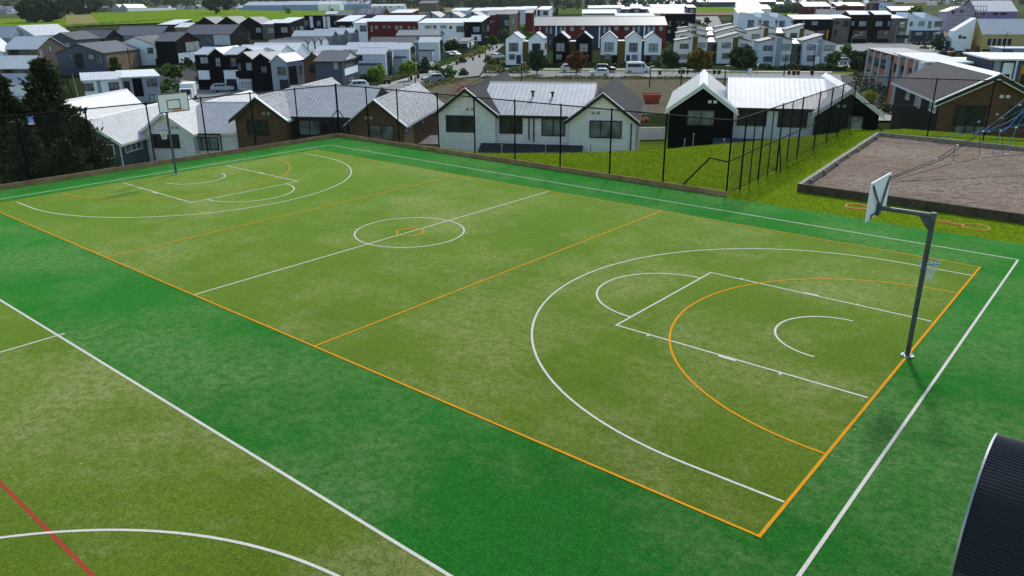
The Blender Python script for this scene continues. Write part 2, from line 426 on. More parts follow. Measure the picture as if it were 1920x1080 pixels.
# ------------------------------------------------------------------ courts (court frame: x along the length, y across)
def sheet(name, polys, mat, z):
    mb = MB()
    for p in polys: mb.q([(x, y, z) for x, y in p])
    o = mb.build(name, mat); o.matrix_world = KM; return tag(o, kind='structure')
sheet('turf_margin', [[(-2.56, -60), (60, -60), (60, 18.56), (21.2, 18.6), (21.2, 18.78), (-2.56, 18.78)]], M['turf_green'], 0.0)
sheet('court_surface', [[(0, 0), (30.5, 0), (30.5, 15.25), (0, 15.25)]], M['turf_olive'], .003)
sheet('neighbour_court_surface', [[(-.72, -40), (31.2, -40), (31.2, -3.33), (-.72, -3.33)]], M['turf_olive'], .003)
class Lines(MB):
    z = .004; dz = .00005
    def seg(s, a, b, w=.06):
        a, b = Vector(a), Vector(b); t = (b-a).normalized(); n = Vector((-t.y, t.x))*w/2; e = t*w/2
        s.z += s.dz; s.q([(*(p), s.z) for p in (a-n-e, b-n+e, b+n+e, a+n-e)])
    def path(s, pts, w=.06):
        pts = [Vector(p) for p in pts]; L_ = []; s.z += s.dz
        for i, p in enumerate(pts):
            t = (pts[min(i+1, len(pts)-1)]-pts[max(i-1, 0)]).normalized(); n = Vector((-t.y, t.x))*w/2
            L_.append((p-n, p+n))
        for (a, b), (c, d) in zip(L_, L_[1:]): s.q([(*p, s.z) for p in (a, c, d, b)])
    def arc(s, c, r, a0, a1, w=.06, n=48):
        s.path([(c[0]+r*math.cos(a0+(a1-a0)*i/n), c[1]+r*math.sin(a0+(a1-a0)*i/n)) for i in range(n+1)], w)
rl = Lines(); rl.z = .0042; wl = Lines(); wl.z = .0052; yl = Lines(); yl.z = .0085
LW = .050
wl.seg((-.75, 16.7), (31.22, 16.7), .052); wl.seg((31.22, 16.6), (31.22, -3.2), .056); wl.seg((-.75, 16.6), (-.75, -3.2), .052)
wl.seg((-6, -3.33), (50, -3.33), .056); wl.seg((15.28, -40), (15.28, -3.2), .05)
wl.seg((15.22, .05), (15.22, 15.2), .05)
def ends(flip):
    X = (lambda x: 30.5-x) if flip else (lambda x: x)
    A = (lambda a: a) if not flip else (lambda a: PI-a)
    # 3-point line
    c = (X(1.65), 7.65); r = 6.65
    wl.path([(X(.3 if not flip else .04), 1.0), (X(1.65), 1.0)] + [(c[0]+r*math.cos(A(a)), c[1]+r*math.sin(A(a))) for a in [R_(-90+180*i/60) for i in range(61)]] + [(X(.3 if not flip else .04), 14.3)], LW)
    wl.seg((X(.1), 5.2), (X(5.68), 5.2), LW); wl.seg((X(.1), 10.05), (X(5.68), 10.05), LW); wl.seg((X(5.68), 5.2), (X(5.68), 10.05), LW)
    wl.path([(X(5.7)+1.8*math.cos(A(a)), 7.64+1.8*math.sin(A(a))) for a in [R_(-90+180*i/32) for i in range(33)]], LW)
    wl.path([(X(1.5)+1.27*math.cos(A(a)), 7.64+1.27*math.sin(A(a))) for a in [R_(-90+180*i/32) for i in range(33)]], LW)
    for yy, o in ((5.2, -.07), (10.05, .052)):
        wl.seg((X(1.75), yy), (X(1.75), yy+o*1.3), .05); wl.seg((X(2.75), yy+o*.7), (X(3.05), yy+o*.7), .085); wl.seg((X(4.8), yy), (X(4.8), yy+o*1.3), .05)
    yl.path([(X(.03)+4.9*math.cos(A(a)), 7.625+4.9*math.sin(A(a))) for a in [R_(-90+180*i/48) for i in range(49)]], LW)
ends(False); ends(True)
wl.arc((15.2, 7.65), 1.8, 0, 2*PI, .05); yl.arc((15.25, 7.625), .45, 0, 2*PI, .05)
for a, b in (((0, 0), (30.5, 0)), ((0, 15.25), (30.5, 15.25)), ((0, 0), (0, 15.25)), ((10.167, 0), (10.167, 15.25)), ((20.333, 0), (20.333, 15.25))): yl.seg(a, b, .05)
yl.seg((30.5, 0), (30.5, 15.25), .055)
wl.path([(31.2, -4.2), (27.55, -4.2)] + [(27.55+6.65*math.cos(R_(90+90*i/40)), -10.85+6.65*math.sin(R_(90+90*i/40))) for i in range(41)] + [(20.9, -14)], .052)
rl.seg((2, -6.31), (29, -6.31), .062)
for nme, l, m in (('white_court_lines', wl, 'white_line'), ('yellow_court_lines', yl, 'yellow_line'), ('red_court_line', rl, 'red_line')):
    o = l.build(nme, M[m]); o.matrix_world = KM; tag(o, kind='structure')

# timber edging boards
def edging(label, x0, x1, y0, y1):
    r = empty('timber_edging', K(0, 0), COURT_ROT, label, 'edging board', 'timber boards edging the turf')
    n = max(1, round(max(x1-x0, y1-y0)/4.8))
    for i in range(n):
        mb = MB()
        if x1-x0 > y1-y0: mb.box(x0+(x1-x0)*i/n+.004, x0+(x1-x0)*(i+1)/n-.004, y0, y1, -.3, .2+random.uniform(-.006, .006))
        else: mb.box(x0, x1, y0+(y1-y0)*i/n+.004, y0+(y1-y0)*(i+1)/n-.004, -.3, .2+random.uniform(-.006, .006))
        mb.build('board', M['timber'], r)
edging('low brown timber board along the back edge of the green turf, below the black fence', -2.62, 21.2, 18.78, 18.84)
edging('low brown timber board along the far end of the turf before the conifers', -2.68, -2.62, -40, 18.84)

# ------------------------------------------------------------------ fences
def netting(mb, a, b, z0, z1, za=None, pitch=.08, r=.0030):
    a, b = Vector(a), Vector(b); Ln = (b-a).length; t = (b-a)/Ln; n = Vector((-t.y, t.x)); h = z1-z0
    def wire(s0, zz0, s1, zz1):
        p, q = a+t*s0, a+t*s1
        P = Vector((p.x, p.y, zz0)); Q = Vector((q.x, q.y, zz1)); d = (Q-P).normalized(); e = Vector((n.x, n.y, 0)); g = d.cross(e)
        k = len(mb.v)
        for c in (P, Q):
            for th in (0, 2.094, 4.189): mb.v.append(tuple(c + r*(math.cos(th)*e+math.sin(th)*g)))
        for i in range(3): mb.f.append((k+i, k+(i+1) % 3, k+3+(i+1) % 3, k+3+i)); mb.mi.append(0)
    x = -h
    while x < Ln:
        for up_ in (1, 0):
            s0, s1 = x, x+h; u0, u1 = 0., 1.
            if s0 < 0: u0 = -s0/h
            if s1 > Ln: u1 = (Ln-s0)/h
            if u1-u0 > .01:
                f = (lambda u: z0+u*h) if up_ else (lambda u: z1-u*h)
                wire(s0+u0*h, f(u0), s0+u1*h, f(u1))
        x += pitch
def fence(label, posts, zt, thin=(), z0=.05, skip=False, extra=None):
    r = empty('mesh_fence', K(*posts[0]), 0, label, 'fence', 'black mesh fences round the court')
    o = K(*posts[0]); W_ = [K(*p)-o for p in posts]
    for i, p in enumerate(W_):
        if i == 0 and skip: continue
        mb = MB(); mb.tube([(p.x, p.y, -.3), (p.x, p.y, zt+.03)], .036, 8); mb.tube([(p.x, p.y, zt+.03), (p.x, p.y, zt+.07)], [.042, .02], 8)
        mb.build('post', M['black_metal'], r)
    for q in thin:
        p = K(*q)-o; mb = MB(); mb.tube([(p.x, p.y, -.3), (p.x, p.y, zt)], .026, 6); mb.build('post', M['black_metal'], r)
    mb = MB()
    for a, b in zip(W_, W_[1:]): mb.tube([(a.x, a.y, zt), (b.x, b.y, zt)], .027, 8)
    mb.build('top_rail', M['black_metal'], r)
    mb = MB()
    for a, b in zip(W_, W_[1:]): mb.tube([(a.x, a.y, z0+.02), (b.x, b.y, z0+.02)], .012, 5)
    mb.build('bottom_wire', M['black_metal'], r)
    mb = MB()
    for a, b in zip(W_, W_[1:]): netting(mb, (a.x, a.y), (b.x, b.y), z0, zt)
    mb.build('netting', M['black_metal'], r)
    if extra:
        for nme, pts, rad in extra:
            mb = MB(); mb.tube([K(*p)-o for p in pts], rad, 8); mb.build(nme, M['black_metal'], r)
    return r
YB = 18.92
fence('black mesh fence along the far end of the court in front of the conifers', [(-2.76, YB-2.72*i) for i in range(14)], 2.87,
      extra=[('brace', [(-2.76, YB, 1.5), (-2.76, YB-1.6, .1)], .024)])
fence('black mesh fence along the back side of the court below the white house', [(x, YB) for x in (-2.7, -.12, 2.35, 5.35, 7.85, 10.4, 13.05, 15.7, 18.3, 21.1)], 2.9,
      extra=[('brace', [(21.1, YB, 1.32), (20.3, YB, 1.4), (19.1, YB, .05)], .034), ('brace', [(-2.7, YB, 1.5), (-.9, YB, .1)], .024)])
fx = lambda y: 21.15-(y-18.9)*.078
fence('black mesh fence on the bright green slope beside the bark pit', [(fx(y), y) for y in (19.0, 20.3, 22.5, 24.95, 28.0, 30.9, 33.3, 35.5, 38.4)], 2.9, skip=True, thin=[(fx(y), y) for y in (21.4, 23.7, 26.4)],
      extra=[('mid_rail', [(fx(19.), 19., 1.38), (fx(22.5), 22.5, 1.4), (fx(30.9), 30.9, 1.4)], .026), ('brace', [(fx(24.95), 24.95, 1.4), (fx(24.95)+.5, 24.2, .05)], .026)])
pc = [(fx(38.45), 38.45)]
Minv = KM.inverted()
for px, py in ((1738, 257), (1843, 263), (1950, 268), (2060, 274)):
    g = Minv @ G(px, py, 0); pc.append((g.x, g.y))
fence('black mesh fence behind the bark pit in front of the brown gabled house', pc, 3.15, skip=True, extra=[('brace', [(pc[0][0], pc[0][1], 2.0), (pc[0][0]+1.8, pc[0][1]+.1, .1)], .024), ('mid_rail', [(*pc[0], 1.65), (*pc[1], 1.65)], .022)])

# blue "20" sign wired to the fence
p = K(-2.69, .0)
def sign20():
    c = DZ(57, 226, (KM @ Vector((-2.7, 2.0, 0))).y); q = Minv @ c; best = None
    for i in range(400):
        y = -6+i*.03; wv = K(-2.69, y); r = ray(57, 226); t = wv.y/r.y; e = abs(r.x*t-wv.x)
        if best is None or e < best[0]: best = (e, y, CH+r.z*t)
    _, y, z = best
    r = empty('fence_sign', K(-2.69, y, z), COURT_ROT+R_(90), 'small blue sign reading 20 wired to the fence in front of the conifers', 'sign')
    mb = MB(); r.scale = (.62, .62, .62); mb.box(-.20, .20, -.012, .0, -.26, .26); mb.build('panel', paint('sign_blue', (.02, .09, .52), .4, .05), r)
    mb = MB(); mb.box(-.19, .19, -.018, -.0125, -.255, -.15); mb.build('white_band', M['white_trim'], r)
    cu = bpy.data.curves.new('lettering', 'FONT'); cu.body = '20'; cu.size = .27; cu.align_x = 'CENTER'; cu.align_y = 'CENTER'; cu.extrude = .002; cu.offset = .006
    t = bpy.data.objects.new('lettering', cu); COL.objects.link(t); cu.materials.append(M['white_trim']); t.parent = r
    t.location = (0, -.016, -.02); t.rotation_euler = (R_(90), 0, 0)
    bpy.context.view_layer.update(); me = bpy.data.meshes.new_from_object(t.evaluated_get(bpy.context.evaluated_depsgraph_get()))
    t2 = bpy.data.objects.new('number', me); COL.objects.link(t2); t2.parent = r; t2.location = t.location; t2.rotation_euler = t.rotation_euler; bpy.data.objects.remove(t)
    mb = MB()
    for i in range(7): mb.box(-.12+i*.034, -.12+i*.034+.022, -.016, -.0125, .155, .20)
    mb.build('small_lettering', M['white_trim'], r)
    mb = MB()
    for x in (-.16, .16): mb.box(x-.012, x+.012, -.02, .012, .262, .31)
    mb.build('cable_tie', M['white_trim'], r)
sign20()

# ------------------------------------------------------------------ basketball / netball posts
def board_mat():
    return M['steel_light'], paint('backboard_white', (.84, .85, .89), .5, .04, 2), M['black_metal'], paint('rim_orange', (.72, .20, .05), .45, .1), paint('ring_blue', (.02, .12, .42), .45, .1), paint('net_white', (.66, .68, .66), .8, .1)
def net_cone(mb, c, r0, r1, h, n=12, rr=.006, lean=(0, 0)):
    for i in range(n):
        for sgn in (1, -1):
            pts = []
            for k in range(7):
                u = k/6; th = 2*PI*(i+sgn*u*1.5)/n; r = r0+(r1-r0)*(u**.7)
                pts.append((c[0]+r*math.cos(th)+lean[0]*u*u, c[1]+r*math.sin(th)+lean[1]*u*u, c[2]-h*u))
            mb.tube(pts, rr, 4, caps=False)
def hoop_post(label, x0, y0, sgn, arm, zarm, ring_dir, ring_z, rear):
    st, wh, bk, og, bl, nw = board_mat()
    r = empty('hoop_post', K(x0, y0), COURT_ROT, label, 'hoop post')      # local +x*sgn points into the court
    mb = MB(); mb.tube([(0, 0, 0), (0, 0, zarm+.03)], .050, 18); mb.tube([(0, 0, zarm+.03), (0, 0, zarm+.06)], .050, 18)
    mb.tube([(0, 0, .8), (0, 0, .84)], .054, 18)
    mb.build('pole', M['steel'], r, smooth=False)
    mb = MB(); mb.tube([(0, 0, .012), (0, 0, .03)], .128, 28); 
    for a in range(4): mb.tube([(  .098*math.cos(a*PI/2+.8),   .098*math.sin(a*PI/2+.8), .03), (  .098*math.cos(a*PI/2+.8),   .098*math.sin(a*PI/2+.8), .06)], .014, 6)
    mb.build('base_plate', M['steel_light'], r)
    xb = sgn*arm
    mb = MB(); mb.tube([(-sgn*.05, 0, zarm), (xb-sgn*.06, 0, zarm)], .045, 16)
    mb.prism([(sgn*.03, zarm-.30), (sgn*.06, zarm-.30), (sgn*.26, zarm-.045), (sgn*.03, zarm-.045)], lambda a, b, w_: (a, w_, b), -.012, .012)
    mb.build('arm', M['steel'], r)
    zb0, zb1 = zarm-.17, zarm+.62
    mb = MB(); mb.box(xb-.012, xb+.012, -.68, .68, zb0, zb1); bd = mb.build('backboard', wh, r)
    mb = MB(); f = xb+sgn*.0125; g = xb+sgn*.017
    a, b = min(f, g), max(f, g)
    for (ya, yb_, za, zc) in ((-.68, .68, zb0, zb0+.035), (-.68, .68, zb1-.035, zb1), (-.68, -.645, zb0+.035, zb1-.035), (.645, .68, zb0+.035, zb1-.035)): mb.box(a, b, ya, yb_, za, zc)
    for (ya, yb_, za, zc) in ((-.30, .30, zb0+.12, zb0+.155), (-.30, .30, zb0+.49, zb0+.525), (-.30, -.265, zb0+.155, zb0+.49), (.265, .30, zb0+.155, zb0+.49)): mb.box(a, b, ya, yb_, za, zc)
    mb.build('board_marking', bk, bd)
    mb = MB(); e = xb-sgn*.022
    for y1 in (-.58, .58):
        mb.tube([(xb-sgn*.07, 0, zarm-.02), (e, y1, zb1-.06)], .022, 6)
    mb.box(min(e, e-sgn*.02), max(e, e-sgn*.02), -.42, .42, zb0+.07, zb0+.10)
    for y1 in (-.42, .42): mb.box(min(e, e-sgn*.02), max(e, e-sgn*.02), y1-.015, y1+.015, zb0+.02, zb0+.10)
    mb.box(min(xb-sgn*.075, xb-sgn*.013), max(xb-sgn*.075, xb-sgn*.013), -.09, .09, zb0+.02, zarm+.10)
    mb.build('back_frame', M['steel'], r)
    mb = MB(); mb.ring((xb+sgn*.38, 0, zarm-.04), .225, .011, 36, 6); mb.ring((xb+sgn*.38, 0, zarm-.065), .215, .006, 36, 5)
    mb.tube([(xb+sgn*.02, -.09, zarm-.05), (xb+sgn*.19, -.11, zarm-.045)], .012, 6); mb.tube([(xb+sgn*.02, .09, zarm-.05), (xb+sgn*.19, .11, zarm-.045)], .012, 6)
    mb.tube([(xb+sgn*.02, 0, zarm-.13), (xb+sgn*.16, 0, zarm-.05)], .010, 6)
    mb.build('rim', og, r)
    rx, ry = ring_dir; d = math.hypot(rx, ry)
    mb = MB(); mb.ring((rx, ry, ring_z), .19, .010, 32, 6); mb.tube([(rx/d*.07, ry/d*.07, ring_z), (rx-rx/d*.19, ry-ry/d*.19, ring_z)], .012, 6)
    mb.ring((0, 0, ring_z), .055, .012, 20, 6)
    rg = mb.build('netball_ring', bl, r)
    mb = MB(); net_cone(mb, (rx, ry, ring_z), .185, .085, .40, lean=(.0, .0)); mb.build('net', nw, rg)
    if rear:
        mb = MB(); cx = -sgn*.76; mb.ring((cx, 0, zarm-.10), .225, .010, 36, 6)
        mb.tube([(-sgn*.07, -.05, zarm-.09), (-sgn*.54, -.03, zarm-.10)], .012, 6); mb.tube([(-sgn*.07, .05, zarm-.09), (-sgn*.54, .03, zarm-.10)], .012, 6)
        mb.build('rear_rim', og, r)
    return r
hoop_post('large grey steel hoop post near the right, its white backboard seen from behind', 30.5, 7.65, -1, 1.07, 3.06, (-.01, .53), 1.96, True)
hoop_post('distant grey hoop post at the far left end, board face with black square in view', .06, 7.56, 1, .74, 2.97, (-.52, -.02), 1.9, False)

# ------------------------------------------------------------------ bark pit
def pit():
    XR, YN, YF = 45, 21.45, 37.1
    xl = lambda y: 23.1-(y-YN)*.094
    n = .2; mb = MB(); ny = int((YF-YN)/n); nx = 110
    for j in range(ny+1):
        y = YN+.06+(YF-YN-.12)*j/ny
        for i in range(nx+1):
            x = xl(y)+.05+(XR-xl(y))*i/nx; h = .10+random.uniform(-.022, .022)+.03*math.sin(x*.9)*math.sin(y*.7)
            v = KM @ Vector((x, y, h)); mb.v.append(tuple(v))
    for j in range(ny):
        for i in range(nx): mb.f.append((j*(nx+1)+i, j*(nx+1)+i+1, (j+1)*(nx+1)+i+1, (j+1)*(nx+1)+i)); mb.mi.append(0)
    m, nt, b = nodes('bark_chips')
    n1 = noise(nt, 9, 6, .8, stretch=(1, 1.25, .3)); n2 = noise(nt, .22, 4, .6); n3 = noise(nt, 3.2, 5, .75, stretch=(.45, 1.4, 1))
    c = mix(nt, ramp(nt, n1, .40, .60), (.035, .021, .013), (.31, .205, .140))
    c = mix(nt, ramp(nt, n2, .42, .56, 0, .6), c, (.12, .066, .034))
    c = mix(nt, ramp(nt, n3, .53, .62, 0, .7), c, (.03, .018, .012))
    L(nt, c, b.inputs['Base Color']); b.inputs['Roughness'].default_value = .9; bump(nt, b, n1, 1., .05)
    tag(mb.build('bark_surface', m), kind='structure')
    r = empty('sleeper_border', K(0, 0), COURT_ROT, 'grey timber sleeper border round the brown bark pit', 'border')
    def slab(a, b, w_, name='sleeper', h=.31, mat='timber_grey'):
        a, b = Vector(a), Vector(b); t = (b-a).normalized(); nn = Vector((-t.y, t.x))*w_
        mb = MB(); pts = [a, b, b+nn, a+nn]
        mb.prism([(q.x, q.y) for q in pts], lambda x, y, z: (x, y, z), -.2, h); mb.build(name, M[mat], r)
    k = 6
    for i in range(k):
        y0, y1 = YN+(YF-YN)*i/k, YN+(YF-YN)*(i+1)/k
        slab((xl(y0), y0+.01), (xl(y1), y1-.01), .17, h=.31+random.uniform(-.008, .008))
    for i in range(7):
        y = YN+1.2+i*2.2; slab((xl(y)+.012, y), (xl(y)+.0, y+.14), -.1, 'stake', .26)
    for i in range(8):
        x0, x1 = 23.1-.16+i*2.7, 23.1-.16+(i+1)*2.7
        slab((x0+.008, YN-.03), (x1-.008, YN-.03), .17, h=.31+random.uniform(-.008, .008), mat='timber_dark' )
    for i in range(8):
        x0, x1 = xl(YF)+i*2.9, xl(YF)+(i+1)*2.9
        slab((x0+.008, YF-(i)*.21), (x1-.008, YF-(i+1)*.21), .16, h=.31)
pit()
def rope_net():
    r = empty('rope_climbing_net', G(1990, 290, 0), 0, 'blue rope climbing net rising to the right over the bark pit', 'climbing net')
    o = r.location; blue = paint('blue_rope', (.02, .16, .30), .7, .2, 5); dk = paint('dark_rope', (.03, .035, .045), .8, .2, 5); al = M['white_trim']
    V = lambda p: DZ(*p)-o
    apex = (1998, 142, 36.)
    mb = MB(); a = V(apex); mb.tube([(a.x, a.y, -.1), (a.x, a.y, a.z+.15)], .07, 10); mb.build('mast', M['steel'], r)
    main = [[(1655, 338, 31.2), (1755, 299, 32.6), (1795, 273, 33.2), (1840, 246, 34), (1912, 198, 35), apex],
            [(1655, 341, 31.2), (1765, 300, 32.5), (1842, 248, 34), (1915, 206, 35), apex],
            [(1716, 264, 44.0), (1817, 250, 38), (1843, 247, 34), (1917, 235, 35), (2000, 215, 36)],
            [(1730, 260, 44.5), (1835, 229, 41), (1870, 215, 39), (1912, 197, 37.5), apex],
            [(1843, 247, 34), (1875, 222, 34.6), (1925, 183, 35.2), apex], [(1843, 247, 34), (1885, 232, 34.5), (1930, 205, 35), (2000, 180, 36)],
            [(1880, 250, 34), (1915, 212, 34.6), (1940, 190, 35)], [(1860, 290, 33.4), (1876, 246, 34), (1895, 236, 34.6), (1925, 195, 35)],
            [(1888, 290, 33.6), (1905, 240, 34.6), (1930, 200, 35)]]
    low = [[(1655, 343, 31.2), (1787, 307, 32.5), (1837, 297, 33.2), (1880, 292, 33.6), (1960, 283, 34.4)], [(1795, 273, 33.2), (1870, 262, 36), (1960, 268, 37)],
           [(1790, 277, 33.1), (1787, 307, 32.5)], [(1838, 249, 33.9), (1836, 297, 33.2)], [(1880, 228, 34.5), (1880, 292, 33.6)], [(1755, 299, 32.6), (1800, 290, 33.6)]]
    for i, pts in enumerate(main):
        mb = MB(); mb.tube([V(p) for p in pts], .017 if i != 3 else .010, 6); mb.build('rope', blue if i not in (0, 1, 3) else dk, r)
    for pts in low: mb = MB(); mb.tube([V(p) for p in pts], .011, 6); mb.build('rope', dk, r)
    for p in ((1755, 299, 32.6), (1795, 273, 33.2), (1843, 247, 34), (1787, 307, 32.5), (1837, 297, 33.2), (1912, 198, 35), (1870, 215, 39), (1835, 229, 41), (1878, 222, 34.6), (1905, 240, 34.6), (1876, 246, 34), (1888, 290, 33.6), (1854, 247, 34.2)):
        c = V(p); mb = MB(); mb.tube([c+Vector((-.05, 0, 0)), c+Vector((-.02, 0, .02)), c+Vector((.03, 0, .02)), c+Vector((.05, 0, 0))], [.02, .035, .035, .02], 7); mb.build('clamp', al, r)
rope_net()

# ------------------------------------------------------------------ shelter with a corrugated barrel roof, bottom right
def shelter():
    r = empty('barrel_shelter', K(32.9, 0), COURT_ROT, 'dark corrugated barrel roof of a shelter in the bottom right corner', 'shelter')
    Rr, yc, zc = 1.02, -.05, 1.45; X1 = 10
    cr = lambda th: (yc-Rr*math.sin(th), zc+Rr*math.cos(th))
    n = 150; mb = MB(); a0, a1 = R_(-92), R_(92); pts = []
    for i in range(n*4+1):
        th = a0+(a1-a0)*i/(n*4); rr = Rr+.008*math.sin(2*PI*i/8.)
        pts.append((yc-rr*math.sin(th), zc+rr*math.cos(th)))
    pts = [(pts[0][0], .15)]+pts+[(pts[-1][0], .15)]
    k = len(pts); mb.v = [(x, y, z) for x in (.02, X1) for y, z in pts]
    for i in range(k-1): mb.f.append((i, k+i, k+i+1, i+1)); mb.mi.append(0)
    mb.build('roof_sheet', paint('black_iron', (.020, .022, .030), .32, .2, 3, .0), r, smooth=True)
    mb = MB(); prev = None
    for i in range(49):
        th = a0+(a1-a0)*i/48; yy, zz = cr(th); e = Vector((0, -math.sin(th), math.cos(th)))
        q = [Vector((x, yy, zz))+e*h for x, h in ((-.004, -.02), (-.004, .016), (.018, .016), (.018, -.02))]
        if prev:
            for j in range(4): mb.q([prev[j], q[j], q[(j+1) % 4], prev[(j+1) % 4]])
        prev = q
    for sg in (-1, 1): mb.box(-.004, .018, yc+sg*Rr-.018, yc+sg*Rr+.018, .15, zc)
    mb.build('end_trim', paint('silver_trim', (.36, .38, .41), .4, .1, 3, .5), r, smooth=False)
    mb = MB()
    for y in (yc-Rr+.06, yc+Rr-.06): mb.box(.05, X1, y-.03, y+.03, 0, zc)
    mb.box(X1-.06, X1, yc-Rr+.1, yc+Rr-.1, 0, zc)
    mb.build('wall', M['dark_board'], r)
shelter()
# ------------------------------------------------------------------ houses
def kplan(px, py):
    d = ray(px, py); return d.x/d.y, d.y, d.z
class House:
    def __init__(s, name, label, cat, x0, yb, a, d=None, group=None, yref=None):
        a = R_(a); s.a = a; s.U = (math.cos(a), -math.sin(a)); s.V = (math.sin(a), math.cos(a))
        if d is None: p = ground(x0, yb)
        else: p = DZ(x0, yref or yb, d)
        s.O = (p.x, p.y); s.zb = T(p.x, p.y)-.15 if d is not None else p.z-.05
        s.zb = min(s.zb, T(p.x+s.U[0]*8, p.y+s.U[1]*8)-.1) if d is not None else s.zb
        s.name = name
        s.r = empty(name, (p.x, p.y, s.zb), -a, label, cat, group)
    def u(s, px, py, v=0.):
        k, _, _ = kplan(px, py); x, y = s.O[0]+v*s.V[0], s.O[1]+v*s.V[1]
        return -(x-k*y)/(s.U[0]-k*s.U[1])
    def vv(s, px, py, u):
        k, _, _ = kplan(px, py); x, y = s.O[0]+u*s.U[0], s.O[1]+u*s.U[1]
        return -(x-k*y)/(s.V[0]-k*s.V[1])
    def z(s, px, py, u, v=0.):
        k, ry, rz = kplan(px, py); y = s.O[1]+u*s.U[1]+v*s.V[1]
        return CH+rz*y/ry - s.zb
    def block(s, x0, x1, ye, kind, yr=None, Ld=8., xb=None, wall='white_wall', roof='light_roof', v0=0., ov=.28, ovf=.25, th=.16, trim=None, zb=0., gable=None, ye1=None, ribs=0, u0=None, rh=None):
        """x0,x1: pixels of the front corners, ye: eave pixel (ye1: at the right end), yr: ridge pixel; kinds gf gs mb mr fl"""
        ua = s.u(x0, ye, v0) if u0 is None else u0; ub = s.u(x1, ye if ye1 is None else ye1, v0); w_ = ub-ua
        if xb is not None:
            Ld = max(2.5, min(60, s.vv(xb, ye, ub if xb > x1 else ua)-v0))
        ze = s.z((x0+x1)/2, ye if ye1 is None else (ye+ye1)/2, (ua+ub)/2, v0)
        fm = M[trim or ('white_trim' if 'white' in roof or 'light' in roof or 'sheet' in roof else 'dark_trim')]
        mw, mr = MB(), MB(); v1 = v0+Ld
        top, edge = 0, 1
        if kind == 'gf':
            um = (ua+ub)/2; zr = s.z((x0+x1)/2, yr, um, v0-ovf) if rh is None else ze+rh; zr = max(zr, ze+.3); sl = (zr-ze)/(w_/2)
            t0 = th*1.1
            mw.prism([(ua, zb), (ub, zb), (ub, ze-.02), (um, zr-t0-.0), (ua, ze-.02)], lambda p, q, v: (p, v, q), v0, v1)
            e = ov; zl = ze-sl*e; hw = w_/2+e
            for sg in (-1, 1):
                pl = [(um, zr), (um+sg*hw, zl), (um+sg*hw, zl-th), (um, zr-th)]
                mr.prism(pl if sg > 0 else pl[::-1], lambda p, q, v: (p, v, q), v0-ovf, v1+ovf, [0, 1, 1, 1] if sg > 0 else [1, 1, 0, 1], 1)
                # ridge cap handled below
                if ribs:
                    n = int((Ld+2*ovf)/ribs)
                    for i in range(1, n):
                        v = v0-ovf+(Ld+2*ovf)*i/n
                        nz = Vector((sg*sl, 0, 1)).normalized()*.022; A = Vector((um+sg*.12, v, zr-sl*.12)); B = Vector((um+sg*hw, v, zl)); dv = Vector((0, .02, 0))
                        q = [A-dv, A+dv, B+dv, B-dv]; p4 = [x+nz for x in q]
                        mr.q([p4[0], p4[1], p4[2], p4[3]] if sg < 0 else p4[::-1]); mr.q([q[0], p4[0], p4[3], q[3]]); mr.q([q[1], q[2], p4[2], p4[1]]); mr.q([q[3], p4[3], p4[2], q[2]])
            mr.prism([(um-.14, zr-.14*sl+.015), (um, zr+.05), (um+.14, zr-.14*sl+.015)], lambda p, q, v: (p, v, q), v0-ovf-.01, v1+ovf+.01, 0, 1)
            if ribs:      # barge boards
                for sg in (-1, 1):
                    pl = [(um, zr+.05), (um+sg*(hw+.02), zl+.05), (um+sg*(hw+.02), zl-th-.05), (um, zr-th-.05)]
                    mr.prism(pl, lambda p, q, v: (p, v, q), v0-ovf-.06, v0-ovf-.004, 1, 1)
            s.last = (ua, ub, ze, zr, v0, v1)
        elif kind == 'gs':
            vm = (v0+v1)/2; zr = s.z((x0+x1)/2, yr, (ua+ub)/2, vm) if rh is None else ze+rh; zr = min(max(zr, ze+.35), ze+Ld*.75); sl = (zr-ze)/(Ld/2)
            mw.prism([(v0, zb), (v1, zb), (v1, ze-.02), (vm, zr-th*1.1), (v0, ze-.02)], lambda p, q, u: (u, p, q), ua, ub)
            zl = ze-sl*ov; hw = Ld/2+ov
            for sg in (-1, 1):
                pl = [(vm, zr), (vm+sg*hw, zl), (vm+sg*hw, zl-th), (vm, zr-th)]
                mr.prism(pl if sg < 0 else pl[::-1], lambda p, q, u: (u, p, q), ua-ovf, ub+ovf, [0, 1, 1, 1] if sg < 0 else [1, 1, 0, 1], 1)
                if ribs and sg < 0:
                    n = int((w_+2*ovf)/ribs)
                    for i in range(1, n):
                        u = ua-ovf+(w_+2*ovf)*i/n
                        nz = Vector((0, sg*sl, 1)).normalized()*.022; A = Vector((u, vm+sg*.12, zr-sl*.12)); B = Vector((u, vm+sg*hw, zl)); du = Vector((.02, 0, 0))
                        q = [A-du, A+du, B+du, B-du]; p4 = [x+nz for x in q]
                        mr.q(p4[::-1]); mr.q([q[0], q[3], p4[3], p4[0]]); mr.q([q[1], p4[1], p4[2], q[2]]); mr.q([q[3], q[2], p4[2], p4[3]])
            mr.prism([(vm-.14, zr-.14*sl+.015), (vm, zr+.05), (vm+.14, zr-.14*sl+.015)], lambda p, q, u: (u, p, q), ua-ovf-.01, ub+ovf+.01, 0, 1)
            if gable:
                g = MB(); g.prism([(v0+.02, ze-.02), (v1-.02, ze-.02), (vm, zr-th*1.3)], lambda p, q, u: (u, p, q), ub+.003, ub+.03); g.build('gable', M[gable], s.r)
            s.last = (ua, ub, ze, zr, v0, v1)
        else:
            if kind == 'mb': zz = lambda u, v: ze+((s.zr_-ze)*(v-v0)/Ld)
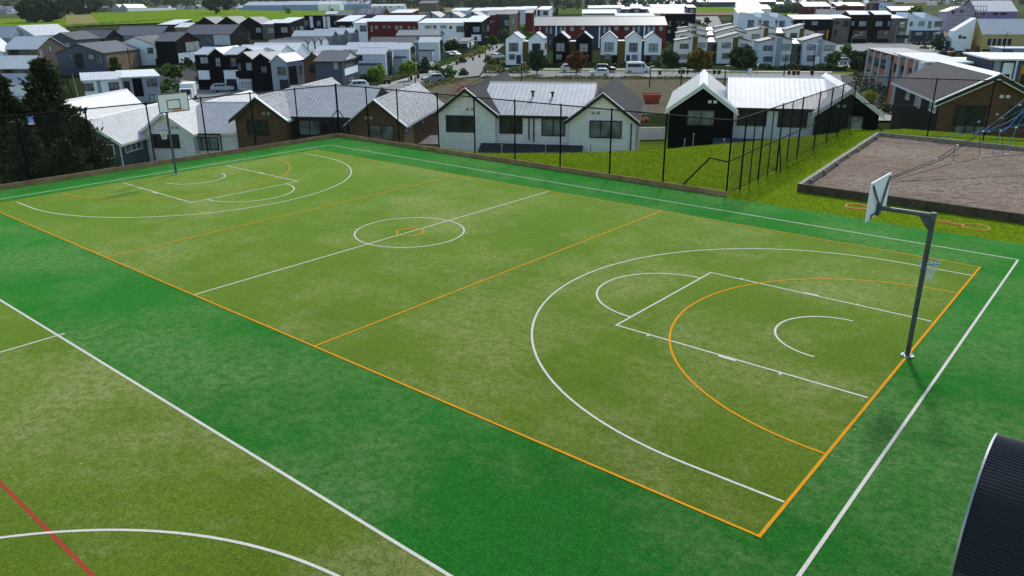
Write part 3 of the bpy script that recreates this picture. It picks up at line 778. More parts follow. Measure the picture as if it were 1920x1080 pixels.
            if kind == 'mb':
                s.zr_ = s.z((x0+x1)/2, yr, (ua+ub)/2, v1) if rh is None else ze+rh; s.zr_ = min(max(s.zr_, ze-1.), ze+Ld*.5)
            elif kind == 'mr':
                za = s.z(x0, ye, ua, v0); zc = s.z(x1, yr, ub, v0); zz = lambda u, v: za+(zc-za)*(u-ua)/w_
            else: zz = lambda u, v: ze
            C4 = [(ua, v0), (ub, v0), (ub, v1), (ua, v1)]
            b = [(u, v, zb) for u, v in C4]; t = [(u, v, zz(u, v)-th*.5) for u, v in C4]
            mw.q(b[::-1]); mw.q(t)
            for i in range(4): j = (i+1) % 4; mw.q([b[i], b[j], t[j], t[i]])
            C5 = [(ua-ov, v0-ovf), (ub+ov, v0-ovf), (ub+ov, v1+ovf), (ua-ov, v1+ovf)]
            lo = [(u, v, zz(u, v)-th*.5+.01) for u, v in C5]; hi = [(u, v, zz(u, v)+th*.5+.01) for u, v in C5]
            mr.q(lo[::-1], 1); mr.q(hi, 0)
            for i in range(4): j = (i+1) % 4; mr.q([lo[i], lo[j], hi[j], hi[i]], 1)
            s.last = (ua, ub, ze, ze, v0, v1)
        wo = mw.build('wall', M[wall], s.r); ro = mr.build('roof', [M[roof], fm], s.r)
        return wo, ro
    def win(s, x0, y0, x1, y1, face='F', v=0., u=None, glass='glass', frame='frame_dark', mull=1, bar=False, name='window', fr=.07, panel=None):
        """opening given by its pixel rectangle on the front (F: plane v) or a side (S: plane u)"""
        ym = (y0+y1)/2; xm = (x0+x1)/2
        if face == 'F':
            a, b = s.u(x0, ym, v), s.u(x1, ym, v); zt = s.z(xm, y0, (a+b)/2, v); zb = s.z(xm, y1, (a+b)/2, v)
            fn = lambda p, q, o: (p, v-o, q)
        else:
            a, b = s.vv(x0, ym, u), s.vv(x1, ym, u); zt = s.z(xm, y0, u, (a+b)/2); zb = s.z(xm, y1, u, (a+b)/2)
            sg = 1 if face == 'R' else -1
            fn = lambda p, q, o: (u+sg*o, p, q)
            if a > b: a, b = b, a
        zb = max(zb, .05); zt = max(zt, zb+.3)
        def bx(mb, p0, p1, q0, q1, o0, o1, mi=0):
            c = [fn(p, q, o) for o in (o0, o1) for q in (q0, q1) for p in (p0, p1)]; n = len(mb.v); mb.v += c
            for f in ((0, 2, 3, 1), (4, 5, 7, 6), (0, 1, 5, 4), (2, 6, 7, 3), (0, 4, 6, 2), (1, 3, 7, 5)): mb.f.append(tuple(n+i for i in f)); mb.mi.append(mi)
        if panel:
            mb = MB(); bx(mb, a, b, zb, zt, -.02, .035); return mb.build(name, M[panel], s.r)
        mb = MB(); fr = min(fr, (b-a)*.12)
        bx(mb, a-fr, b+fr, zt, zt+fr, -.02, .06); bx(mb, a-fr, b+fr, zb-fr, zb, -.02, .08)
        bx(mb, a-fr, a, zb, zt, -.02, .06); bx(mb, b, b+fr, zb, zt, -.02, .06)
        for i in range(1, mull+1):
            m = a+(b-a)*i/(mull+1); bx(mb, m-fr*.5, m+fr*.5, zb, zt, .012, .05)
        if bar:
            zm = zb+(zt-zb)*.38; bx(mb, a, b, zm-fr*.45, zm+fr*.45, .012, .048)
        w_ = mb.build(name, M[frame], s.r)
        mb = MB(); bx(mb, a, b, zb, zt, .004, .012); mb.build('pane', M[glass], w_)
        return w_
    def bxl(s, u0, u1, v0, v1, z0, z1, mat, name):
        mb = MB(); mb.box(u0, u1, v0, v1, z0, z1); return mb.build(name, M[mat], s.r)
    def pipe(s, px, y0, y1, v=0., mat='dark_trim', r=.05):
        u = s.u(px, (y0+y1)/2, v); mb = MB(); mb.tube([(u, v-.07, s.z(px, y0, u, v)), (u, v-.07, s.z(px, y1, u, v))], r, 6); return mb.build('downpipe', M[mat], s.r)
    def gutter(s, x0, y0, x1, y1, v, mat='dark_trim'):
        a, b = s.u(x0, y0, v), s.u(x1, y1, v); z = s.z((x0+x1)/2, (y0+y1)/2, (a+b)/2, v)
        mb = MB(); mb.box(a, b, v-.40, v-.27, z-.13, z-.0); return mb.build('gutter', M[mat], s.r)
    def vents(s, px, py, mat='white_trim', v=0.):
        u = s.u(px, py, v); z = s.z(px, py, u, v)
        for d in (-.19, .19):
            mb = MB(); mb.box(u+d-.12, u+d+.12, v-.03, v+.01, z-.1, z+.1)
            for k in range(4): mb.box(u+d-.1, u+d+.1, v-.04, v-.028, z-.08+k*.045, z-.06+k*.045)
            mb.build('vent', M[mat], s.r)
    def cowl(s, px, py, v, mat='steel'):
        u = s.u(px, py, v); z = s.z(px, py, u, v)
        mb = MB(); mb.tube([(u, v, z-.5), (u, v, z+.02)], .08, 10); mb.tube([(u, v, z-.05), (u, v, z-.02), (u, v, z+.07), (u, v, z+.1)], [.12, .16, .16, .08], 10); return mb.build('roof_cowl', M[mat], s.r)

# ---- the row of duplexes straight behind the court
def near_houses():
    gp = 'duplex houses behind the court'
    # white duplex
    h = House('duplex_house', 'white weatherboard duplex with two grey gables and a white middle roof', 'house', 822, 210, 10.9, 60, gp)
    h.block(895, 1108, 211, 'gs', yr=160, Ld=9.5, v0=.6, wall='pale_board', roof='sheet_roof', ye1=217, ribs=.36, ov=.3, ovf=0., rh=1.9, trim='dark_trim')
    h.block(822, 928, 208, 'gf', yr=166, Ld=15, wall='pale_board', roof='tile_grey', ribs=.0, ovf=.35, trim='white_trim')
    L_ = h.last
    h.block(1068, 1192, 222, 'gf', yr=175, Ld=13, wall='pale_board', roof='tile_grey', ovf=.35, trim='white_trim', v0=-.0)
    for lst in (L_, h.last):
        ua, ub, ze, zr, v0, v1 = lst; um = (ua+ub)/2; sl = (zr-ze)/((ub-ua)/2)
        for sg in (-1, 1):
            mb = MB(); hw = (ub-ua)/2+.33; pl = [(um, zr+.02), (um+sg*hw, zr+.02-sl*hw), (um+sg*hw, zr-.26-sl*hw), (um, zr-.26)]
            mb.prism(pl, lambda p, q, v: (p, v, q), v0-.42, v0-.354); mb.build('barge_board', M['dark_trim'], h.r)
            mb = MB(); pl = [(um, zr+.07), (um+sg*hw, zr+.07-sl*hw), (um+sg*hw, zr+.025-sl*hw), (um, zr+.025)]
            mb.prism(pl, lambda p, q, v: (p, v, q), v0-.46, v0-.30); mb.build('barge_flashing', M['white_trim'], h.r)
    for r_ in ((838, 218, 889, 246, 2), (938, 221, 978, 249, 1), (1017, 224, 1058, 253, 1), (1107, 228, 1164, 257, 2)):
        v = .6 if 930 < r_[0] < 1060 else 0.
        h.win(*r_[:4], mull=r_[4], v=v, glass='glass' if r_[0] < 1000 else 'glass_mid')
    h.pipe(992, 216, 262, .6); h.pipe(1001, 216, 266, .6); h.pipe(1183, 232, 285)
    h.gutter(928, 213, 1066, 218, .6)
    h.vents(881, 205, 'steel_light'); h.vents(1117, 212, 'steel_light')
    ua, ub = h.u(893, 266, 0), h.u(1093, 274, 0); zt = h.z(993, 270, (ua+ub)/2, 0)
    mb = MB(); mb.prism([(-.02, zt), (-2.6, zt-1.0), (-2.6, zt-1.1), (-.02, zt-.12)], lambda p, q, u: (u, p, q), ua+.4, ub); mb.build('lean_to_roof', M['dark_roof'], h.r)
    h.bxl(ua+.5, ub-.1, -2.5, -2.42, 0, zt-1.1, 'dark_board', 'lean_to_wall')
    h.cowl(999, 172, 3.2, 'black_metal'); h.cowl(1036, 174, 3.2, 'black_metal')

    # black and white duplex
    h = House('duplex_house', 'black and white duplex with pale grey gable roofs right of centre', 'house', 1256, 200, 13.5, 58, gp)
    h.block(1364, 1556, 198.5, 'gs', yr=160, Ld=9.0, v0=.9, wall='white_wall', roof='sheet_roof', ye1=203, ribs=.36, ovf=0., rh=1.75, trim='dark_trim')
    h.block(1256, 1377, 200, 'gf', yr=157, Ld=12, wall='black_board', roof='silver_roof', trim='white_trim', ovf=.4)
    A = h.last
    h.block(1532, 1650, 207, 'gf', yr=167, Ld=12.5, wall='black_board', roof='silver_roof', trim='white_trim', ovf=.4)
    for lst in (A, h.last):
        ua, ub, ze, zr, v0, v1 = lst; um = (ua+ub)/2; sl = (zr-ze)/((ub-ua)/2)
        for sg in (-1, 1):
            mb = MB(); hw = (ub-ua)/2+.33; pl = [(um, zr-.20), (um+sg*hw, zr-.20-sl*hw), (um+sg*hw, zr-.32-sl*hw), (um, zr-.32)]
            mb.prism(pl, lambda p, q, v: (p, v, q), v0-.40, v0-.2); mb.build('barge_board', M['white_trim'], h.r)
        mb = MB(); mb.prism([(um-.32, zr-.32*sl+.03), (um, zr+.09), (um+.32, zr-.32*sl+.03)], lambda p, q, v: (p, v, q), v0-.43, v1+.3); mb.build('ridge_cap', M['white_trim'], h.r)
    h.win(1290, 208, 1338, 234, mull=1, glass='glass_mid'); h.win(1384, 206, 1436, 234, v=.9, mull=1); h.win(1460, 209, 1512, 237, v=.9, mull=1); h.win(1591, 219, 1616, 245, mull=0, glass='glass_mid')
    h.vents(1336, 191); h.vents(1578, 199, 'steel_light'); h.gutter(1378, 200, 1530, 204, .9); h.pipe(1527, 205, 250, .9, 'white_trim')
    ua, ub = h.u(1337, 252, -.05), h.u(1500, 252, -.05); zt = h.z(1420, 249, (ua+ub)/2, 0)
    h.bxl(ua, ub, -1.9, -.02, zt-.55, zt-.43, 'slate_wall', 'deck'); h.bxl(ua+.05, ub-.05, -1.86, -1.76, 0, zt-.56, 'slate_board', 'deck_skirt')
    h.cowl(1422, 163, 4.6); h.cowl(1468, 164, 4.6)
    # brown brick duplex
    h = House('duplex_house', 'brown brick duplex with pale tiled gables and dark recessed porch', 'house', 440, 218, 7.4, 60, gp)
    h.block(505, 685, 215.5, 'gs', yr=182, Ld=9.5, v0=1.0, wall='dark_board', roof='sheet_light', ye1=218, ribs=.3, ovf=0., rh=1.75, trim='dark_trim')
    h.block(440, 535, 219, 'gf', yr=182, Ld=16, wall='brown_board', roof='tile_light', trim='white_trim', ovf=.4); A = h.last
    h.block(655, 757, 229, 'gf', yr=187, Ld=13, wall='brown_board', roof='tile_light', trim='white_trim', ovf=.4); B = h.last
    for lst in (A, B):
        ua, ub, ze, zr, v0, v1 = lst; um = (ua+ub)/2; sl = (zr-ze)/((ub-ua)/2)
        for sg in (-1, 1):
            mb = MB(); hw = (ub-ua)/2+.33; pl = [(um, zr-.03), (um+sg*hw, zr-.03-sl*hw), (um+sg*hw, zr-.24-sl*hw), (um, zr-.24)]
            mb.prism(pl, lambda p, q, v: (p, v, q), v0-.47, v0-.406); mb.build('barge_board', M['dark_trim'], h.r)
            mb = MB(); pl = [(um, zr+.05), (um+sg*hw, zr+.05-sl*hw), (um+sg*hw, zr-.02-sl*hw), (um, zr-.02)]
            mb.prism(pl, lambda p, q, v: (p, v, q), v0-.5, v0-.20); mb.build('barge_flashing', M['white_trim'], h.r)
    h.win(465, 226, 502, 252, mull=1); h.win(694, 236, 737, 261, mull=1, glass='glass_mid'); h.win(562, 226, 600, 252, v=1.0, mull=1, glass='glass_mid'); h.win(606, 224, 620, 256, v=1.0, mull=0, name='door'); h.win(632, 228, 650, 250, v=1.0, mull=1)
    h.vents(499, 213, 'steel_light'); h.vents(691, 221, 'steel_light'); h.gutter(540, 217, 655, 219, 1.0); h.cowl(626, 184, 5, 'black_metal'); h.cowl(663, 187, 5.0)
    ub = B[1]
    h.win(757, 230, 773, 244, 'R', u=ub, mull=1, glass='glass_sky_curtain'); h.win(758, 246, 776, 285, 'R', u=ub, panel='tan_wall', name='timber_panel'); h.win(789, 219, 794, 231, 'R', u=ub, mull=0, glass='glass_sky_curtain')
    h.bxl(ub+.02, ub+1.6, 4, 8.5, h.z(800, 262, ub, 6)-.1, h.z(800, 262, ub, 6), 'mid_roof', 'porch_roof')
    # white house at the left
    h = House('duplex_house', 'pale weatherboard duplex behind the far hoop post, white metal roof', 'house', 266, 245, 5.6, 61, gp)
    h.block(335, 452, 246.5, 'gs', yr=196, Ld=9.5, v0=.7, wall='pale_board', roof='sheet_light', ribs=.3, ovf=.3, rh=1.7, trim='white_trim')
    R4 = h.last
    h.block(266, 360, 246, 'gf', yr=211, Ld=16, wall='pale_board', roof='white_roof_y', ribs=.33, trim='white_trim', ovf=.35)
    h.win(289, 253, 335, 276, mull=2); h.win(363, 258, 409, 280, v=.7, mull=2, glass='glass_mid'); h.pipe(415, 250, 288, .7); h.vents(328, 239, 'steel_light')
    h.gutter(362, 248, 416, 250, .7)
    # dark house left of it
    h = House('duplex_house', 'dark weatherboard house with white metal roof beside the conifers', 'house', 112, 262, 5.6, 58, gp)
    h.block(112, 226, 264, 'gf', yr=225, Ld=15, wall='slate_board', roof='white_roof_y', ribs=.33, trim='white_trim', ovf=.35); ub = h.last[1]
    h.win(190, 272, 214, 296, mull=0, frame='frame_light'); h.win(234, 266, 265, 281, 'R', u=ub, mull=2, frame='frame_light', glass='glass_mid'); h.pipe(229, 268, 315, 0, 'white_trim')
    mb = MB(); 
    # brown house at the right
    h = House('duplex_house', 'dark brown gabled house at the right edge, grey tiled roof', 'house', 1764, 186, 13.8, 53, gp)
    h.block(1764, 1962, 186, 'gf', yr=139, xb=1677, wall='brown_board', roof='tile_brown', trim='white_trim', ovf=.45, ov=.35); ua, ub, ze, zr, v0, v1 = h.last
    um = (ua+ub)/2; sl = (zr-ze)/((ub-ua)/2)
    for sg in (-1, 1):
        hw = (ub-ua)/2+.4
        mb = MB(); pl = [(um, zr-.02), (um+sg*hw, zr-.02-sl*hw), (um+sg*hw, zr-.24-sl*hw), (um, zr-.24)]; mb.prism(pl, lambda p, q, v: (p, v, q), v0-.53, v0-.456); mb.build('barge_board', M['dark_trim'], h.r)
        mb = MB(); pl = [(um, zr-.28), (um+sg*hw, zr-.28-sl*hw), (um+sg*hw, zr-.36-sl*hw), (um, zr-.36)]; mb.prism(pl, lambda p, q, v: (p, v, q), v0-.45, v0-.2); mb.build('barge_lining', M['white_trim'], h.r)
        mb = MB(); pl = [(um, zr+.05), (um+sg*hw, zr+.05-sl*hw), (um+sg*hw, zr-.012-sl*hw), (um, zr-.012)]; mb.prism(pl, lambda p, q, v: (p, v, q), v0-.55, v0-.3); mb.build('barge_flashing', M['white_trim'], h.r)
    mb = MB(); mb.prism([(um-.3, zr-.3*sl+.03), (um, zr+.09), (um+.3, zr-.3*sl+.03)], lambda p, q, v: (p, v, q), v0-.5, v1+.3); mb.build('ridge_cap', M['white_trim'], h.r)
    h.win(1791, 199, 1846, 234, mull=1, glass='glass'); h.win(1790, 236, 1845, 252, mull=2, glass='glass_mid', name='door'); h.vents(1884, 181); h.win(1890, 200, 1935, 235, mull=1)
    mb = MB(); mb.box(ua-.012, ua-.002, v0+.01, v1, 0, ze-.1); mb.build('side_cladding', M['dark_board'], h.r)
    for r_ in ((1700, 171, 1706, 185), (1717, 181, 1727, 199), (1744, 191, 1756, 208)): h.win(*r_, 'L', u=ua-.012, mull=1 if r_[0] > 1740 else 0, frame='frame_light', glass='glass_sky_curtain')
    h = House('house', 'white metal roofed house glimpsed between the conifers and the duplex', 'house', 90, 222, 5, 80)
    h.block(90, 150, 224, 'gf', yr=190, Ld=12, wall='pale_board', roof='white_roof_y', trim='white_trim')
near_houses()
M['lilac_wall'] = paint('lilac_wall', (.36, .33, .46), .6, .12, .5)
# ------------------------------------------------------------------ streets and open ground of the town
asph = paint('asphalt', (.19, .19, .185), .9, .12, .4, bmp=.2); conc = paint('concrete_path', (.36, .34, .30), .9, .12, .5)
asph_dark_shade = paint('dark_and_shaded_asphalt', (.016, .016, .016), .9, .2, .4)  # dark asphalt of the lane; in the yard the tone stands for shade
def soil(name, a, b_, c, s=.4):
    m, nt, b = nodes(name); n = noise(nt, s, 6, .7); n2 = noise(nt, s*9, 5, .75)
    col = mix(nt, ramp(nt, n, .38, .62), a, b_); col = mix(nt, ramp(nt, n2, .42, .66), col, c)
    L(nt, col, b.inputs['Base Color']); b.inputs['Roughness'].default_value = .95; b.inputs['Specular IOR Level'].default_value = 0; bump(nt, b, n2, .7, .1); return m
dirt = soil('dirt', (.115, .095, .065), (.085, .088, .038), (.15, .13, .10), .12); field_green = soil('field_green', (.125, .20, .012), (.16, .235, .02), (.10, .17, .012), .05)
field_dry = soil('field_dry', (.26, .22, .10), (.22, .20, .08), (.17, .18, .05), .05); field_dark = soil('field_dark', (.08, .14, .02), (.07, .11, .025), (.06, .085, .03), .05)
verge = soil('verge_grass', (.13, .17, .03), (.16, .17, .05), (.07, .11, .02), .6); rough_soil = soil('rough_soil', (.22, .15, .11), (.13, .14, .05), (.28, .2, .16), .08)
drape('vacant_lot', [(760, 205), (800, 172), (885, 148), (1000, 146), (1320, 148), (1425, 154), (1440, 190), (1300, 215), (1000, 215)], dirt, .05)
drape('street', [(938, 78), (889, 107), (829, 131), (780, 148), (735, 160), (690, 172), (630, 183), (540, 178), (450, 165), (340, 150), (320, 205), (470, 215), (640, 205), (760, 180), (795, 165), (850, 148), (898, 143), (907, 131), (919, 107), (950, 80)], asph, .12)
drape('cross_street', [(908, 134), (1250, 136), (1420, 139), (1520, 139), (1640, 142), (1640, 166), (1540, 176), (1430, 158), (1400, 150), (1320, 147), (900, 145)], asph, .15)
drape('footpath', [(920, 81), (878, 105), (815, 130), (760, 148), (700, 164), (708, 168), (768, 151), (824, 132), (885, 107), (928, 81)], conc, .14)
drape('cross_footpath', [(930, 129), (1250, 130), (1420, 134), (1560, 135), (1560, 137.5), (1420, 136.5), (1250, 132.5), (926, 131.5)], conc, .14)
drape('verge', [(660, 178), (700, 164), (770, 147), (830, 126), (840, 128), (780, 150), (712, 168)], verge, .10)
drape('verge', [(790, 172), (850, 150), (905, 146), (870, 165), (840, 185)], dirt, .14)
drape('verge', [(900, 131), (940, 128), (1250, 129), (1600, 136), (1600, 141), (1420, 139), (1250, 136), (908, 134)], verge, .08)
drape('front_gardens', [(946, 116), (1300, 114), (1600, 118), (1600, 136), (1250, 129), (935, 128)], soil('garden_soil', (.03, .03, .02), (.04, .055, .018), (.02, .03, .012), .5), .06)
drape('verge_island', [(1500, 158), (1512, 149), (1545, 150), (1545, 170), (1508, 170)], verge, .20)
drape('street', [(1540, 84), (1640, 80), (1790, 83), (1832, 92), (1760, 101), (1540, 95)], asph, .12)
drape('car_park', [(1545, 100), (1640, 100), (1640, 128), (1545, 128)], asph, .12)
drape('shade_toned_yard', [(1575, 142), (1700, 138), (1735, 228), (1600, 228)], asph_dark_shade, .18)  # near-black colour carries the shade of the buildings and dark planting
drape('driveway', [(1650, 206), (1674, 206), (1675, 230), (1644, 230)], conc, .26)
drape('lane', [(300, 138), (345, 126), (480, 168), (400, 172), (320, 176), (285, 160)], asph_dark_shade, .10)
drape('far_street', [(1300, 34), (1345, 33), (1360, 52), (1300, 52)], asph, .2)
drape('field', [(165, 23), (330, 20), (440, 18), (610, 16), (700, 16), (640, 33), (480, 43), (330, 47), (188, 50)], field_green, 1.0, 40)
drape('field', [(122, 24), (165, 23), (188, 50), (125, 53)], field_dry, 1.1, 40)
drape('field', [(-60, 37), (60, 33), (122, 33), (125, 56), (-60, 60)], field_green, 1.0, 40)
drape('field', [(760, 15), (870, 13), (1090, 9), (1090, 30), (1030, 30), (900, 26)], field_dark, 1.0, 40)
drape('field', [(1300, 15), (1386, 15), (1386, 23), (1300, 23)], field_green, 1.0, 40)
drape('field', [(1440, 12), (1515, 15), (1510, 30), (1440, 30)], field_green, 1.0, 40)
drape('bare_plot', [(1300, 22), (1386, 22), (1386, 33), (1300, 33)], rough_soil, 1.0, 40)
drape('bare_plot', [(760, 16), (880, 14), (860, 24), (700, 28)], rough_soil, 1.05, 40)
drape('building_site', [(1766, 26), (1830, 26), (1820, 78), (1772, 78)], rough_soil, .3, 20)

# ------------------------------------------------------------------ town houses
def B(label, x0, yb, blocks, wins=(), a=5, cat='house', name='town_house', group=None, d=None, gl=None, fr='frame_dark'):
    if d is None: yb = max(yb, 46)
    h = House(name, label, cat, x0, yb, a, d, group)
    for b in blocks:
        kw = dict(b[7]) if len(b) > 7 else {}
        h.block(b[0], b[1], b[2], b[3], b[4], wall=b[5], roof=b[6], **kw)
        if kw.get('front'): pass
    ua, ub, ze, zr, v0, v1 = h.last
    for q in wins:
        kw = dict(q[4]) if len(q) > 4 else {}
        f = kw.pop('f', 'F')
        if f != 'F' and 'u' not in kw: kw['u'] = ub if f == 'R' else ua
        if 'panel' not in kw and 'glass' not in kw: kw['glass'] = gl or random.choice(['glass_sky_curtain', 'glass_mid', 'glass_sky_curtain'])
        kw.setdefault('frame', fr)
        if 'panel' in kw: kw.setdefault('name', 'panel'); kw.pop('frame'); 
        h.win(*q[:4], face=f, **kw)
    return h
Rr = dict(f='R')
gD = dict(glass='garage', mull=0, name='garage_door'); gL = dict(glass='garage_light', mull=0, name='garage_door')
bar = dict(bar=True)
GL = 'houses on the left of the estate'
# --- left cluster
B('grey and white two storey duplex with white roof behind the conifers', 155, 214, [(155, 228, 149, 'mb', 137, 'white_wall', 'white_roof', dict(xb=113)), (228, 297, 144, 'mb', 132, 'grey_wall', 'white_roof', dict(Ld=9, v0=-.5))],
  [(135, 159, 153, 180, dict(f='L', u=0., glass='glass', bar=True)), (157, 157, 175, 170, dict(glass='glass_mid')), (205, 155, 223, 174, dict(glass='glass_mid', bar=True)), (186, 150, 193, 213, dict(panel='grey_wall')), (163, 191, 185, 211, gD), (202, 189, 226, 211, gD),
   (234, 153, 243, 174, dict(v=-.5, mull=0, glass='glass')), (250, 147, 268, 181, dict(v=-.5, panel='black_wall')), (271, 146, 297, 212, dict(v=-.46, panel='black_wall')), (277, 149, 294, 161, dict(v=-.54)), (281, 178, 297, 192, dict(v=-.54))], a=-29, group=GL)
B('slate gabled house with timber clad side and grey roof', 105, 142, [(105, 193, 99, 'gf', 82, 'slate_wall', 'grey_roof_y', dict(xb=262))],
  [(130, 101, 137, 111, dict(mull=0, glass='glass_mid')), (141, 101, 156, 128, dict(mull=0, glass='glass')), (166, 102, 175, 111, dict(mull=0)), (201, 98, 262, 140, dict(f='R', panel='tan_wall')), (180, 102, 192, 120, dict(glass='glass_mid')), (222, 98, 231, 120, dict(f='R')), (244, 96, 253, 108, dict(f='R'))], a=1, group=GL)
B('white house with grey roof and yellow window panel', 215, 124, [(215, 290, 83, 'gf', 69, 'white_wall', 'grey_roof_y', dict(xb=331))],
  [(277, 90, 287, 100, {}), (291, 86, 331, 108, dict(f='R', panel='white_wall')), (295, 91, 303, 99, dict(f='R', mull=0)), (304, 90, 312, 99, dict(f='R', panel='amber_wall')), (313, 89, 320, 98, dict(f='R', mull=0)), (292, 109, 313, 121, dict(f='R', glass='garage', name='garage_door')), (320, 108, 327, 119, dict(f='R'))], a=2, group=GL)
B('black gabled house with wide white bay window', 290, 124, [(290, 328, 77, 'gs', 60, 'black_wall', 'grey_roof', dict(xb=374))], [(348, 78, 374, 95, dict(f='R', mull=2)), (335, 98, 371, 120, dict(f='R', panel='pale_grey_wall')), (348, 100, 356, 117, dict(f='R', mull=0, glass='glass'))], a=3, group=GL)
B('grey roofed house with slate wall and black gable end', 345, 95, [(345, 432, 64, 'gs', 46, 'slate_wall', 'grey_roof', dict(xb=468, gable='black_wall'))], [(388, 71, 397, 80, {}), (401, 65, 431, 84, dict(panel='pale_grey_wall')), (404, 70, 424, 81, dict(mull=3)), (432, 62, 467, 84, dict(f='R', panel='black_wall')), (445, 62, 467, 79, dict(f='R', mull=3))], a=3, group=GL)
B('low slate house with dark hipped roof left of the yellow panel house', 90, 100, [(90, 140, 74, 'gf', 61, 'slate_wall', 'dark_roof', dict(xb=188))], [(124, 80, 132, 89, {})], a=2, group=GL)
B('dark gabled house with broad grey roof beyond the slate house', 130, 92, [(130, 195, 72, 'gs', 56, 'dark_board', 'grey_roof', dict(xb=232, gable='black_wall'))], (), a=3, group=GL)
B('wide dark roofed house at the edge of the green field', 215, 84, [(215, 302, 66, 'gs', 49, 'grey_wall', 'mid_roof', dict(xb=330, gable='black_wall'))], (), a=3, group=GL)
B('brown brick house with pale metal roof at the left edge', 5, 128, [(5, 68, 91, 'gs', 68, 'taupe_wall', 'light_roof', dict(xb=124))], [(19, 92, 35, 104, dict(mull=2, glass='glass')), (53, 92, 64, 98, {}), (92, 86, 96, 97, dict(f='R', mull=0)), (75, 94, 79, 108, dict(f='R', mull=0, frame='frame_light'))], a=2, group=GL)
B('house with large pale roof in front of the dark green paddock', 14, 92, [(14, 64, 66, 'gf', 48, 'pale_grey_wall', 'light_roof_y', dict(xb=135))], (), a=2, group=GL)
B('pale roofed house cut by the left edge of view', -40, 95, [(-40, 20, 69, 'gs', 49, 'grey_wall', 'light_roof', dict(xb=50))], (), a=2, group=GL)
B('white gabled house at the left edge beside the brown brick one', -60, 130, [(-60, 2, 95, 'gf', 64, 'white_wall', 'light_roof_y', dict(xb=27))], (), a=2, group=GL)
B('low house with bright white roof behind the conifer tip', -30, 152, [(-30, 55, 127, 'gs', 104, 'taupe_wall', 'white_roof', dict(xb=92))], [(8, 130, 24, 142, dict(glass='glass')), (34, 130, 50, 142, {})], a=2, group=GL)
B('white walled house partly hidden by the conifers', -12, 195, [(-12, 44, 153, 'gs', 138, 'white_wall', 'light_roof', dict(xb=58))], (), a=2, group=GL)
B('long flat roofed carport beside the field', 297, 66, [(297, 328, 46, 'mb', 37, 'dark_board', 'white_roof', dict(xb=360, Ld=20))], (), a=3, group=GL)
B('smaller flat roofed garage below the carport', 328, 68, [(328, 352, 51, 'mb', 43, 'tan_wall', 'white_roof', dict(xb=366))], (), a=3, group=GL)
GZ = 'black zigzag gables beside the field'
for x0, x1, ye, yr, lb in ((366, 405, 45, 32, 'leftmost black gable of the zigzag row'), (406, 448, 45, 31, 'second black gable of the zigzag row'), (448, 490, 45, 32, 'third black gable of the zigzag row')):
    B(lb, x0, 74, [(x0, x1, ye, 'gf', yr, 'black_wall', 'mid_roof', dict(Ld=16))], [(x0+32, 52, x1-.5, 61, dict(mull=1))] if x0 > 440 else (), a=6, group=GZ)
B('tan brick townhouse with white roof between black walls', 491, 74, [(491, 513, 45, 'mb', 37, 'taupe_wall', 'white_roof', dict(Ld=14))], [(502, 52, 513, 62, bar)], a=6)
B('black townhouse with bright white sloping roof above the white roofs', 513, 74, [(513, 541, 43, 'mb', 33, 'black_wall', 'white_roof', dict(xb=570))], [(527, 51, 539, 61, bar), (548, 50, 551, 59, dict(f='R', mull=0)), (555, 50, 558, 57, dict(f='R', mull=0)), (562, 49, 569, 56, dict(f='R', mull=0))], a=6)
B('black flat roofed block with white vertical panels', 570, 68, [(570, 630, 29, 'fl', None, 'black_wall', 'dark_roof', dict(Ld=14))], [(571, 38, 578, 49, bar), (581, 31, 587, 52, dict(panel='white_wall')), (582, 38, 586, 43, dict(mull=0, glass='glass')), (594, 39, 601, 49, bar), (606, 31, 611, 52, dict(panel='white_wall')), (613, 31, 619, 52, dict(panel='white_wall')), (627, 39, 629, 46, dict(mull=0))], a=6)

# --- black townhouses behind the brown brick duplex
GT = 'black and grey townhouses above the car'
B('black townhouse with pale roof at the left end of its row', 364, 170, [(364, 390, 101, 'gs', 88, 'black_wall', 'light_roof', dict(Ld=9, ov=.1))], [(376, 107, 390, 119, {}), (372, 132, 393, 149, dict(panel='white_wall', v=-.9, name='fence_panel'))], a=5, group=GT)
B('black townhouse with gable and tall white window', 390, 170, [(390, 421, 102, 'gf', 90, 'black_wall', 'white_roof_y', dict(Ld=10, ov=.15))], [(405, 109, 413, 124, bar)], a=5, group=GT)
B('black townhouse above a white garage', 421, 170, [(421, 443, 101, 'gs', 88, 'black_wall', 'light_roof', dict(Ld=9, ov=.1)), (419, 452, 133, 'fl', None, 'white_wall', 'white_roof', dict(Ld=3, v0=-1.4, ov=.05, ovf=.05))], [(433, 109, 442, 124, dict(v=0, bar=True)), (426, 149, 444, 169, dict(v=-1.4, **gD))], a=5, group=GT)
B('black gabled townhouse with a dark balcony', 443, 173, [(443, 473, 110, 'gf', 98, 'black_wall', 'pale_roof', dict(Ld=9, ov=.15))], [(446, 119, 451, 132, {}), (462, 118, 472, 132, dict(panel='grey_wall')), (442, 133, 473, 145, dict(panel='black_wall', v=-1.0, name='balcony')), (450, 148, 473, 172, dict(panel='pale_grey_wall')), (454, 155, 472, 172, dict(v=-.05, glass='garage_light', mull=0, name='garage_door'))], a=5, group=GT)
B('black gabled townhouse next to the balcony one', 473, 174, [(473, 507, 112, 'gf', 100, 'black_board', 'pale_roof', dict(Ld=9, ov=.15))], [(490, 125, 500, 136, {})], a=5, group=GT)
